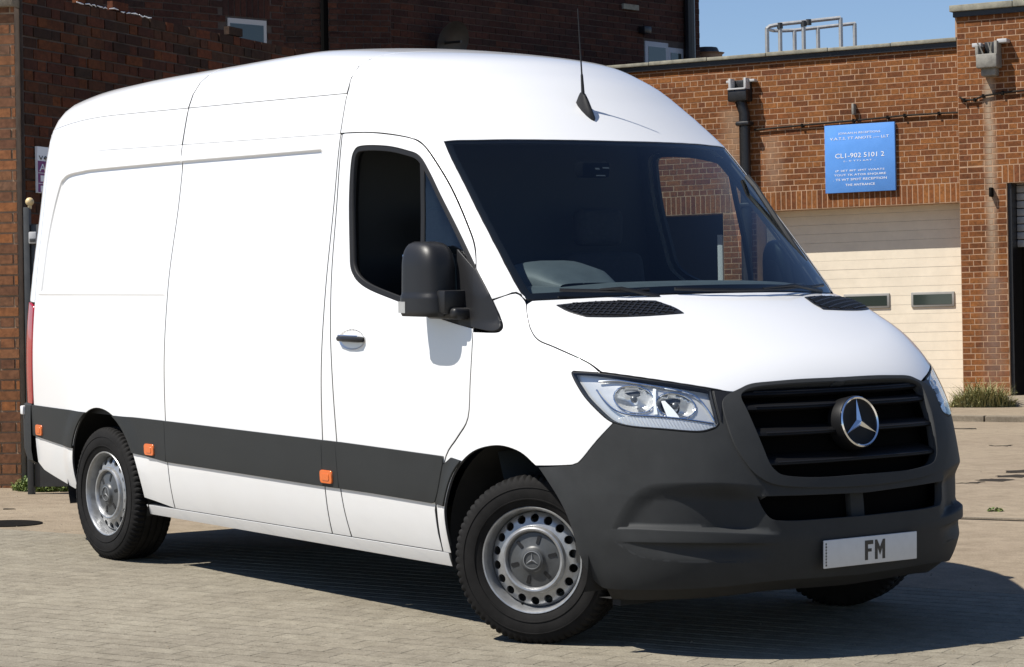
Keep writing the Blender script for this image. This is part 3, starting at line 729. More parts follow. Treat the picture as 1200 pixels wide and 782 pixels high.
    while z < zd: o = fbox('slat', GF, ar+.055, ar+2.38, z+.004, min(z+.094, zd), -.16, -.12+rng.uniform(-.002, .002), 'steel_grey', None, .006); o.parent = sh; z += .1
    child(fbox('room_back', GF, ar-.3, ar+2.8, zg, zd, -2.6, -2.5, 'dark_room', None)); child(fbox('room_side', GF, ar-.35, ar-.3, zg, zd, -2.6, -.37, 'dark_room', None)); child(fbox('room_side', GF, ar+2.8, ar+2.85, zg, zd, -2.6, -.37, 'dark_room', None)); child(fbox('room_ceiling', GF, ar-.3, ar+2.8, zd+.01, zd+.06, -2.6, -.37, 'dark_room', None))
    child(fbox('flat_roof', GF, -9.0, aE, ptop-.9, ptop-.85, -7.0, -.45, 'mortar_dark', None))
    child(fbox('side_wall', GF, -9.0, -8.7, zg, top, -7.0, -.37, 'mortar_garage', None))
    # clutter seen in the doorway
    for i, (u, v, s, m_) in enumerate(((1195, 268, .10, 'pipe_black'), (1197, 430, .12, 'post_dark'))):
        a, z = GF.hit(u, v, -.5); bm = bmesh.new(); box_bm(bm, (0, 0, 0), (s, s, s*1.6), None, s*.3, 3); bmesh.ops.transform(bm, matrix=GF.mat4(a, z, -.6 if i else -.14), verts=bm.verts[:]); 
        if i == 0: child(link('shutter_motor', bm_mesh('shutter_motor', bm), None, m_))
        else: bm.free()
    # ---- things fixed to the garage
    def thing(name, label, cat, group=None): e = empty(name); tag(e, label, cat, group); return e
    # hopper and black downpipe
    h = thing('rainwater_pipe', 'black rainwater hopper and downpipe on the orange brick wall', 'downpipe')
    a, z = GF.hit(871, 103)
    def bx(nm, a0, a1, z0, z1, d0, d1, m_, par, bev=.006): o = fbox(nm, GF, a0, a1, z0, z1, d0, d1, m_, None, bev); o.parent = par; return o
    bx('outlet', a-.13, a+.13, z-.04, z+.10, .0, .06, 'pipe_black', h); bx('hopper', a-.14, a+.14, z-.20, z-.03, .0, .22, 'pipe_black', h, .02)
    bx('hopper_rim', a-.13, a-.095, z-.03, z+.115, .06, .20, 'pvc_white', h); bx('hopper_rim', a+.095, a+.13, z-.03, z+.115, .06, .20, 'pvc_white', h)
    bx('hopper_lip', a-.13, a+.13, z-.045, z-.022, .06, .235, 'pvc_white', h); bx('bracket', a-.21, a-.13, z+.065, z+.10, .0, .10, 'pvc_white', h); bx('bracket', a+.13, a+.21, z+.065, z+.10, .0, .10, 'pvc_white', h)
    a2 = GF.hit(876.5, 170)[0]; o = tube('pipe', [GF.at(a, z-.17, .12), GF.at(a2, z-.36, .10), GF.at(a2, 2.0, .10), GF.at(a2, .45, .10)], .075, 'pipe_black', h, 14)
    for zz in (z-.5, z-1.6, z-2.7): bx('pipe_collar', a2-.10, a2+.10, zz-.03, zz+.03, .0, .19, 'pipe_black', h, .02)
    h = thing('leaking_hopper', 'weathered grey rain hopper with broken rods above a lime-stained pilaster', 'hopper'); a, z = GF.hit(1162, 62, .1)
    bx('outlet', a-.09, a+.13, z-.06, z+.14, .0, .115, 'pipe_black', h); bx('hopper', a-.14, a+.14, z-.21, z-.03, .10, .32, 'hopper_grey', h, .02); bx('hopper_foot', a-.10, a+.10, z-.31, z-.20, .10, .25, 'hopper_grey', h, .02)
    bx('bracket', a-.22, a-.10, z+.075, z+.125, .10, .22, 'pvc_white', h); bx('bracket', a+.12, a+.25, z+.105, z+.155, .10, .24, 'pvc_white', h); bx('hopper_rim', a-.15, a-.11, z-.06, z+.08, .12, .30, 'hopper_grey', h); bx('hopper_rim', a+.10, a+.14, z-.06, z+.13, .12, .30, 'hopper_grey', h)
    for da, lean in ((-.03, .10), (.02, -.04), (.07, .06)): tube('rod', [GF.at(a+da, z-.10, .24), GF.at(a+da-lean, z+.12, .26)], .012, 'hopper_grey', h, 6)
    # cables along the wall
    for pts, off, lab in ((((884, 152.6), (940, 147), (1000, 141.5), (1040, 137.5), (1060, 135.5), (1100, 133), (1124, 132)), .03, 'thin dark cable clipped along the wall above the blue sign'), (((1124.5, 114), (1130, 117.5), (1142, 117), (1152, 112.5), (1175, 109), (1205, 105.5)), .13, 'sagging dark cable crossing the pilaster below the grey hopper')):
        c = thing('wall_cable', lab, 'cable'); tube('cable', [GF.at(*GF.hit(u, v, off), off) for u, v in pts], .014, 'crack_dark', c, 6)
        for u, v in pts[1:-1]: aa, zz = GF.hit(u, v, off); o = fbox('clip', GF, aa-.012, aa+.012, zz-.025, zz+.022, off-.03, off+.020, 'iron', None); o.parent = c
    o = fbox('wall_bracket', GF, *sorted((GF.hit(1002, 124)[0]-.015, GF.hit(1002, 124)[0]+.015)), GF.hit(1002, 135)[1], GF.hit(1002, 122)[1], -.02, .09, 'hopper_grey', None, .004); tag(o, 'small rusty metal bracket above the blue sign', 'bracket')
    o = fbox('wall_hook', GF, GF.hit(1163, 224, .1)[0]-.02, GF.hit(1163, 224, .1)[0]+.02, GF.hit(1164, 231, .1)[1], GF.hit(1164, 220, .1)[1], .10, .19, 'iron', None, .01); tag(o, 'small dark iron hook on the stained pilaster', 'hook')
    # blue sign board
    s = thing('notice_board', 'blue notice board with white lettering on the garage wall', 'sign'); a0, z1 = GF.hit(966, 149.5, .05); a1, z0 = GF.hit(1049.5, 221.5, .05); zt_ = (z1+GF.hit(1048, 141, .05)[1])/2; zb_ = (z0+GF.hit(968, 225, .05)[1])/2-.02
    bx('board', a0, a1, zb_, zt_, .01, .05, 'sign_blue', s, .004)
    W = a1-a0; H = zt_-zb_; cxs = (a0+a1)/2
    def text(txt, fy, hgt, wid):
        cu = bpy.data.curves.new('lettering', 'FONT'); cu.body = txt; cu.size = 1.0; cu.align_x = 'CENTER'; cu.resolution_u = 2; to = bpy.data.objects.new('lettering', cu); COL.objects.link(to)
        me = bpy.data.meshes.new_from_object(to.evaluated_get(bpy.context.evaluated_depsgraph_get())); bpy.data.objects.remove(to)
        co = np.array([v.co[:] for v in me.vertices]); sx = wid*W/np.ptp(co[:, 0]); sy = hgt/np.ptp(co[:, 1]); mx = (co[:, 0].max()+co[:, 0].min())/2
        for v in me.vertices: p_ = GF.at(cxs+(v.co.x-mx)*sx, zb_+H*fy+v.co.y*sy, .053); v.co = p_
        me.materials.clear(); me.materials.append(MATS['sign_white']); o = bpy.data.objects.new('lettering', me); COL.objects.link(o); o.parent = s; o['kind'] = 'stuff'
    bpy.context.view_layer.update()
    for tx, fy, hg, wd in (('JONLAN-N RECEPTIONS', .86, .034, .60), ('V.A.T.S. TT ANOTS ---- LLT', .78, .034, .84), ('CL1-902 5101 2', .51, .062, .70), ('(.. 0 TT) 6AT ..', .455, .022, .46), ('(P 2ET BIT 2MT WAATS', .31, .030, .70), ('YOUT TK ATOR ENQUIRE', .245, .030, .74), ('. TS WT SPOT RECEPTION', .175, .030, .76), ('THE ANTRANCE', .095, .030, .42)): text(tx, fy, hg, wd)
    # tubular hatch railing on the flat roof
    rl = thing('roof_railing', 'galvanised tubular hatch railing on the flat garage roof', 'railing')
    def P(u, v, d): return at_depth(u, v, d)
    dF, dB = 36.0, 37.4
    fr_ = [(898.5, 34), (902, 31), (914, 28.6), (942, 25.7), (985, 21)]; bk = [(898.5, 34), (906, 36.0), (918, 36.2), (931, 35.6), (960, 32.4), (1002.5, 27.5)]
    fr3 = [P(u, v, dF) for u, v in fr_]; bk3 = [P(*bk[0], dF)]+[P(u, v, dB) for u, v in bk[1:]]
    tube('rail', fr3, .028, 'steel_grey', rl, 8); tube('rail', bk3, .026, 'steel_grey', rl, 8)
    for (u, v), d in (((898.8, 34), dF), ((914, 28.8), dF), ((941.5, 25.8), dF), ((985, 21), dF), ((931, 35.6), dB), ((958.5, 32.6), dB), ((1001.5, 27.6), dB)):
        p0 = P(u, v, d); tube('post', [p0, p0+np.array([0, 0, -.75])], .030, 'steel_grey', rl, 8)
    for u, v, d in ((914, 29.5, dF), (941.8, 27.0, dF), (947.5, 25.4, dF)): tube('clamp', [P(u, v, d)+np.array([0, 0, .03]), P(u, v, d)-np.array([0, 0, .05])], .042, 'post_dark', rl, 8)

# ------------------------------------------------------------------ dark brick buildings on the left
def build_left():
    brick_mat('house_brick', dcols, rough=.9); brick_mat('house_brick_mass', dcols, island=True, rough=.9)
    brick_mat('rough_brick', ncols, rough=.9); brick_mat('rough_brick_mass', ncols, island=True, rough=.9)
    brick_mat('pier_brick', pcols); brick_mat('pier_brick_mass', pcols, island=True)
    # gate pier
    o = at_depth(22, 300, 18.3); PF = Frame(o, 8); gz = ground_z(o)-.05
    pe = empty('gate_pier'); tag(pe, 'sunlit weathered brick gate pier with stone cap at the yard entrance', 'pier')
    zc = PF.hit(10, 9)[1]
    c = fbox('pier_core', PF, -1.5, -.004, gz, zc, -.45, 0, 'mortar_pier', None); c.parent = pe
    brick_wall(c, PF, -1.5, 0, gz, zc, 'pier_brick', bond='flemish', course=.0753, seed=21, proud=.007, jit=.004)
    cs = fbox('cap_stone', PF, -1.55, .0, zc+.002, zc+.16, -.5, .05, 'kerb_stone', None, .01); cs.parent = pe
    # rough wall running back from the pier, in shade
    SFr = Frame(o-PF.n*.10+PF.e*.02, -66); yw = empty('yard_wall'); tag(yw, 'dark shaded rough brick wall running back behind the white van', 'wall')
    g2 = ground_z(SFr.at(3, 0))-.3; zt = SFr.hit(100, 6)[1]
    ts = g2+.080*round((zt-g2)/.080); zt = ts+.085                # top of the last full course
    c = fbox('wall_core', SFr, .0, 6.0, g2, ts-.004, -.22, 0, 'mortar_dark', None); c.parent = yw
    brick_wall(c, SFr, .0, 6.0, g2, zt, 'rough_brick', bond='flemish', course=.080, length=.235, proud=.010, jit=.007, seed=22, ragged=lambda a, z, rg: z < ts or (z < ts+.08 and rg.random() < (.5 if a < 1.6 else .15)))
    # pale broken mortar bead on top of the wall
    bm = bmesh.new(); a, aend = SFr.hit(88, 1)[0], SFr.hit(176, 18)[0]
    while a < aend:
        l = rng.uniform(.05, .14); tube_bm(bm, [SFr.at(a, ts+.004+rng.uniform(-.008, .008), .012), SFr.at(a+l*.5, ts+.006+rng.uniform(-.01, .01), .015), SFr.at(a+l, ts+.004+rng.uniform(-.008, .008), .012)], [.003, .006, .003], 5); a += l+rng.uniform(.0, .04)
    o_ = link('mortar_bead', bm_mesh('mortar_bead', bm), yw, 'sign_white'); o_['kind'] = 'stuff'
    # sign half hidden by the van
    NF = Frame(SFr.at(0, 0, .035), -66); sg = empty('wall_sign'); tag(sg, 'small white and purple notice partly hidden behind the van roof', 'sign')
    a0, z1 = NF.hit(43.6, 171.5); a1 = NF.hit(66, 171)[0]; zm = NF.hit(45, 188.5)[1]; z0 = NF.hit(45, 226)[1]; SX = (a1-a0)/.14
    def bx(nm, A0, A1, Z0, Z1, d0, d1, m_): o_ = fbox(nm, NF, A0, A1, Z0, Z1, d0, d1, m_, None); o_.parent = sg; return o_
    bx('board', a0, a1, z0, z1, -.02, 0, 'sign_white'); bx('purple_panel', a0+.004, a1-.004, z0+.004, zm, 0, .003, 'sign_purple')
    def gl(segs, ox, oz, w_, h_, m_, d=.004, th=.010):
        bm_ = bmesh.new()
        ox = a0+(ox-a0)*SX; w_ = w_*SX
        for (x0, y0), (x1, y1) in segs: tube_bm(bm_, [NF.at(ox+x0*w_, oz+y0*h_, d), NF.at(ox+x1*w_, oz+y1*h_, d)], th, 5)
        o_ = link('lettering', bm_mesh('lettering', bm_), sg, m_); o_['kind'] = 'stuff'
    A_ = [((0, 0), (.5, 1)), ((.5, 1), (1, 0)), ((.2, .4), (.8, .4))]; L_ = [((0, 1), (0, 0)), ((0, 0), (.8, 0))]
    gl(A_, a0+.012, zm-.075, .040, .052, 'sign_white', .006, .005); gl(L_, a0+.062, zm-.075, .030, .052, 'sign_white', .006, .005); gl(L_, a0+.100, zm-.075, .030, .052, 'sign_white', .006, .005)
    V_ = [((0, .6), (.5, 0)), ((.5, 0), (1, .6))]; E_ = [((0, .3), (1, .3)), ((0, .3), (.5, .6)), ((.5, .6), (1, .3)), ((0, .3), (.5, 0)), ((.5, 0), (1, .05))]; N_ = [((0, 0), (0, .6)), ((0, .6), (1, .5)), ((1, .5), (1, 0))]
    for k, G in enumerate((V_, E_, N_)): gl(G, a0+.012+k*.034, zm+.010, .024, .045, 'plate_black', .003, .003)
    bx('pictogram', a0+.018*SX, a0+.075*SX, zm-.150, zm-.105, .003, .006, 'sign_white'); bx('pictogram', a0+.018*SX, a0+.075*SX, zm-.225, zm-.180, .003, .006, 'sign_white'); bx('rule', a0+.004, a1-.004, zm-.090, zm-.086, .003, .005, 'sign_white'); bx('rule', a0+.004, a1-.004, zm-.166, zm-.162, .003, .005, 'sign_white')
    # steel gate post with ball finial and hinge
    gp = empty('gate_post'); tag(gp, 'dark steel gate post with a pale ball finial beside the brick pier', 'post')
    QF = Frame(at_depth(33, 400, 17.7), 4); zg = ground_z(QF.o)-.03; t_ = QF.hit(33, 243)[1]; aL, aR = QF.hit(29.5, 400)[0], QF.hit(36.5, 400)[0]
    def bq(nm, A0, A1, Z0, Z1, d0, d1, m_, bev=.004): o_ = fbox(nm, QF, A0, A1, Z0, Z1, d0, d1, m_, None, bev); o_.parent = gp
    bq('post', aL, aR, zg, t_, -.06, 0, 'post_dark'); bq('gate_leaf', aR+.003, aR+.62, zg+.08, t_-.12, -.045, -.02, 'post_dark'); bq('hinge', aR, aR+.055, QF.hit(38, 286)[1], QF.hit(38, 272)[1], -.01, .03, 'pvc_white', .008); bq('hinge_plate', aR+.008, aR+.05, QF.hit(38, 284)[1]-.0, QF.hit(38, 280)[1], .028, .036, 'post_dark', .002)
    bm = bmesh.new(); bmesh.ops.create_uvsphere(bm, u_segments=20, v_segments=12, radius=.030, matrix=Matrix.Translation(QF.at(*QF.hit(33.5, 236.3), -.03))); tube_bm(bm, [QF.at(QF.hit(33.5, 236)[0], t_-.01, -.03), QF.at(QF.hit(33.5, 236)[0], t_+.02, -.03)], .014, 8); link('finial', bm_mesh('finial', bm), gp, 'brass')
    # tall house behind
    HF = Frame(at_depth(820, 60, 40.0), -46); hs = empty('brick_house'); tag(hs, 'tall dark shaded brick house rising behind the white van roof', 'house'); gz = ground_z(HF.at(-8, 0))-.5
    aL = HF.hit(452, 30)[0]; tp = 9.5
    bpy.context.view_layer.update()
    c = fbox('wall', HF, aL, 0, gz, tp, -6.0, 0, 'mortar_dark', None); c.parent = hs
    w0, wz1 = HF.hit(755, 48); w1 = HF.hit(782, 50)[0]; w2 = HF.hit(800, 60)[0]; wz0 = HF.hit(755, 82)[1]
    zlo = HF.hit(760, 100)[1]-.6
    wz0 = wz1-1.05
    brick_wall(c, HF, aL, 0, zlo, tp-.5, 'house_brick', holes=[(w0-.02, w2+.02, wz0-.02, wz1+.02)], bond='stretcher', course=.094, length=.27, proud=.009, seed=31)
    def bh(nm, A0, A1, Z0, Z1, d0, d1, m_, par, bev=.0): o_ = fbox(nm, HF, A0, A1, Z0, Z1, d0, d1, m_, None, bev); o_.parent = par; return o_
    wd = bh('window', w0, w1, wz0, wz1, -.05, .02, 'pvc_white', hs, .005); bh('pane', w0+.07, w1-.07, wz0+.07, wz1-.08, .0, .026, 'pane_dark', wd)
    wd = bh('window', w1+.002, w2, wz0, wz1-.06, -.05, .015, 'pvc_white', hs, .005); bh('pane', w1+.06, w2-.06, wz0+.07, wz1-.14, .0, .022, 'pane_dark', wd)
    ap = HF.hit(803, 30)[0]; o_ = tube('soil_pipe', [HF.at(ap, tp, .09), HF.at(ap, zlo, .09)], .085, 'pipe_black', hs, 10)
    bh('stone_band', HF.hit(728, 5)[0], HF.hit(746, 10)[0], HF.hit(745, 9)[1]-.05, HF.hit(745, 9)[1]+.03, .0, .05, 'coping', hs)
    av, zv = HF.hit(750, 36); bh('vent_cowl', av-.05, av+.12, zv-.05, zv+.06, 0, .14, 'pipe_black', hs, .02)
    # dish on the wall
    ad, zd = HF.hit(511, 52); bm = bmesh.new(); n = 20; R_ = []
    for k, (r, d) in enumerate(((.30, .34), (.24, .27), (.14, .21), (.03, .19))): R_.append([bm.verts.new(HF.at(ad+r*math.cos(2*math.pi*i/n), zd+r*.95*math.sin(2*math.pi*i/n), d+.1*math.sin(2*math.pi*i/n)*r/.3)) for i in range(n)])
    for A_, B_ in zip(R_, R_[1:]):
        for i in range(n): bm.faces.new((A_[i], A_[(i+1) % n], B_[(i+1) % n], B_[i]))
    bm.faces.new(R_[-1]); ds = empty('satellite_dish'); tag(ds, 'grey satellite dish on the dark house wall just above the van roof', 'satellite dish'); link('dish', bm_mesh('dish', bm), ds, 'post_dark'); tube('dish_arm', [HF.at(ad, zd-.05, .0), HF.at(ad, zd, .2), HF.at(ad-.05, zd-.02, .55)], .02, 'post_dark', ds, 6)
    # lower wing with a small window
    LF = Frame(at_depth(300, 30, 27.0), -40); wg = empty('brick_outhouse'); tag(wg, 'dark brick outhouse with a small white window behind the rough wall', 'outhouse'); g3 = ground_z(LF.o)-.5
    a0 = LF.hit(-140, 30)[0]; a1 = LF.hit(332, 30)[0]
    c = fbox('wall', LF, a0, a1, g3, 7.5, -3.0, 0, 'mortar_dark', None); c.parent = wg
    wa0, wz = LF.hit(266, 19); wa1, wzr = LF.hit(311, 27); zt = (wz+wzr)/2; zl_ = LF.hit(290, 70)[1]-.6
    brick_wall(c, LF, a0, a1, zl_, 7.5, 'house_brick', holes=[(wa0-.02, wa1+.02, zt-.75, zt+.27)], soldier=[(wa0-.06, wa1+.06, zt+.02, zt+.24)], nobj=200, course=.075, proud=.008, seed=33)
    def bl(nm, A0, A1, Z0, Z1, d0, d1, m_, par): o_ = fbox(nm, LF, A0, A1, Z0, Z1, d0, d1, m_, None); o_.parent = par; return o_
    wd = bl('window', wa0, wa1, zt-.75, zt, -.05, .02, 'pvc_white', wg); bl('pane', wa0+.025, wa1-.04, zt-.72, zt-.055, .0, .024, 'pane_dark', wd)
    # dark wing between outhouse and house
    MF = Frame(at_depth(395, 30, 33.0), -15); mw = empty('house_wing'); tag(mw, 'narrow dark brick wing between the outhouse and the tall house', 'house'); a0 = MF.hit(325, 30)[0]; a1 = MF.hit(458, 30)[0]; zl_ = MF.hit(400, 80)[1]-.5
    c = fbox('wall', MF, a0, a1, ground_z(MF.o)-.5, 8.0, -2.5, 0, 'mortar_dark', None); c.parent = mw
    brick_wall(c, MF, a0, a1, zl_, 8.0, 'house_brick', nobj=160, proud=.008, seed=35)
    am = MF.hit(379, 20)[0]; tube('waste_pipe', [MF.at(am, 8.0, .07), MF.at(am, zl_, .07)], .05, 'void_black', mw, 8)
    # scrubby plant and pots on the parapet behind the garage
    pl = empty('chimney_pot'); tag(pl, 'terracotta chimney pot beyond the far end of the garage parapet', 'chimney pot'); b0 = at_depth(832, 66, 41); tube('pot', [b0+np.array([0, 0, -.6]), b0+np.array([0, 0, .02]), b0+np.array([0, 0, .05])], [.22, .20, .24], 'mortar_garage', pl, 14); tube('cowl', [at_depth(829, 56, 41), at_depth(829, 62, 41)], [.16, .20], 'post_dark', pl, 10)

def leaf_clump(name, label, base_xy, n, spread, h, cols, seed, broad=.5, group=None):
    rg = random.Random(seed); e = empty(name); tag(e, label, 'weeds', group)
    V = []; Fc = []; S = []
    for k in range(n):
        a = rg.uniform(0, 2*math.pi); r = spread[0]*math.sqrt(rg.random()); bx_ = base_xy[0]+FWH[0]*r*math.sin(a)*spread[1]/spread[0]+RTH[0]*r*math.cos(a); by_ = base_xy[1]+FWH[1]*r*math.sin(a)*spread[1]/spread[0]+RTH[1]*r*math.cos(a)
        ed = 1-(r/spread[0])**2*.7; hh = h*rg.uniform(.3, 1.0)*ed; la = rg.uniform(0, 2*math.pi); ln = hh*rg.uniform(.25, .8); w = rg.uniform(.004, .010)*(1+broad)
        dx_, dy_ = math.cos(la), math.sin(la); b0 = len(V)
        for t in (0, .35, .7, 1.0):
            ww = w*(1-t)**.7+.0008; c = (bx_+dx_*ln*t*t, by_+dy_*ln*t*t); z = hh*(t-.25*t*t*(ln/hh))
            V += [ground_w(c[0]-dy_*ww, c[1]+dx_*ww, z-.01), ground_w(c[0]+dy_*ww, c[1]-dx_*ww, z-.01)]
        Fc += [(b0+2*i, b0+2*i+1, b0+2*i+3, b0+2*i+2) for i in range(3)]
        if rg.random() < broad:                                   # small leaves on the stem
            for _ in range(3):
                t = rg.uniform(.4, 1); c = (bx_+dx_*ln*t*t, by_+dy_*ln*t*t); z = hh*(t-.25*t*t*(ln/hh)); b1 = len(V); q = rg.uniform(0, 6.28); s = rg.uniform(.010, .022); dz = rg.uniform(-.01, .015)
                for p_, r_ in ((0, 0), (.5, .45), (1, 0), (.5, -.45)): V.append(ground_w(c[0]+s*(p_*math.cos(q)-r_*math.sin(q)), c[1]+s*(p_*math.sin(q)+r_*math.cos(q)), z+dz*p_))
                Fc.append((b1, b1+1, b1+2, b1+3))
    m = bpy.data.materials.new(name+'_leaf'); m.use_nodes = True; t = NT(m); ge = t.n('ShaderNodeNewGeometry'); rp = t.n('ShaderNodeValToRGB')
    el = rp.color_ramp.elements
    while len(el) < len(cols): el.new(.5)
    for i, c in enumerate(cols): el[i].position = i/(len(cols)-1); el[i].color = (*c, 1)
    t.l(ge.outputs['Random Per Island'], rp.inputs['Fac']); t.l(rp.outputs['Color'], t.b.inputs['Base Color']); t.b.inputs['Roughness'].default_value = .6; t.b.inputs['Subsurface Weight'].default_value = 0
    o = link('leaves', mesh('leaves', V, Fc), e, m); return e
def build_plants():
    green = [(.06, .10, .02), (.10, .16, .03), (.16, .19, .05), (.09, .13, .03)]; dry = [(.20, .20, .07), (.30, .26, .11), (.13, .15, .045), (.36, .31, .15), (.10, .13, .035)]
    lab = lambda s: s
    leaf_clump('weed_clump', 'green weeds sprawling on the ground behind the van', ground_hit(62, 574), 1200, (.28, .24), .17, green, 41, .7)
    leaf_clump('weed_clump', 'upright leafy weed growing at the foot of the gate post', ground_hit(40, 566), 320, (.10, .08), .36, green, 42, .8)
    leaf_clump('weed_clump', 'low green weeds on the far side of the brick pier', ground_hit(2, 566), 220, (.10, .10), .45, green, 43, .8)
    leaf_clump('weed_clump', 'dry straggly weeds at the foot of the stained pilaster', ground_hit(1150, 482), 1500, (.42, .18), .52, dry, 44, .35)
    leaf_clump('weed_clump', 'tiny weed sprouting from the bare yard concrete', ground_hit(1166, 599.5), 40, (.05, .03), .03, green, 45, .9)
    leaf_clump('weed_clump', 'thin dry grass beside the cream shutter door', ground_hit(1118, 482), 160, (.14, .08), .20, dry, 46, .1)
def build_kerb():
    k = empty('kerb'); tag(k, 'worn stone kerb along the raised forecourt of the garage', 'kerb')
    A = ground_hit(985, 492.5); B = ground_hit(1262, 495.5); d = (B-A)/np.linalg.norm(B-A); nn = np.array([-d[1], d[0]]); nn = nn if nn@FWH[:2] > 0 else -nn; L = np.linalg.norm(B-A); a = 0.0
    while a < L:
        l = rng.uniform(.75, .95); V = []
        for h in (-.05, .055, .065):
            for s, t in ((0, 0), (l-.02, 0), (l-.02, .16), (0, .16)):
                ins = .006 if h > .06 else 0; p = A+d*(a+s+(ins if s == 0 else -ins))+nn*(t+(ins if t == 0 else -ins)); V.append(ground_w(*p, h+rng.uniform(-.003, .003)))
        Fc = [(8, 9, 10, 11)]+[(j*4+i, j*4+(i+1) % 4, j*4+4+(i+1) % 4, j*4+4+i) for j in range(2) for i in range(4)]
        link('kerb_stone', mesh('kerb_stone', V, Fc), k, 'kerb_stone'); a += l
    # forecourt behind the kerb, level with its top
    V = [ground_w(*(A+d*s+nn*t), .055) for s, t in ((-12, .165), (L+6, .165), (L+6, 9), (-12, 9))]
    o = link('forecourt', mesh('forecourt', V, [(0, 1, 2, 3)]), None, 'yard_concrete'); o['kind'] = 'structure'
    # concrete ramp up to the doorway
    c = ground_hit(1202, 480); V = []; n = 16
    for r, h in ((1.0, .03), (.8, .12), (.4, .17), (.02, .18)):
        for i in range(n): t = 2*math.pi*i/n; p = np.array(c)+RTH[:2]*math.cos(t)*r*.62+FWH[:2]*math.sin(t)*r*.62; V.append(ground_w(*p, h))
    Fc = [(j*n+i, j*n+(i+1) % n, (j+1)*n+(i+1) % n, (j+1)*n+i) for j in range(3) for i in range(n)]+[tuple(3*n+i for i in range(n))]
    o = link('concrete_ramp', mesh('concrete_ramp', V, Fc, True), None, 'kerb_stone'); o['kind'] = 'structure'
build_ground(); build_garage(); build_left(); build_kerb(); build_plants()
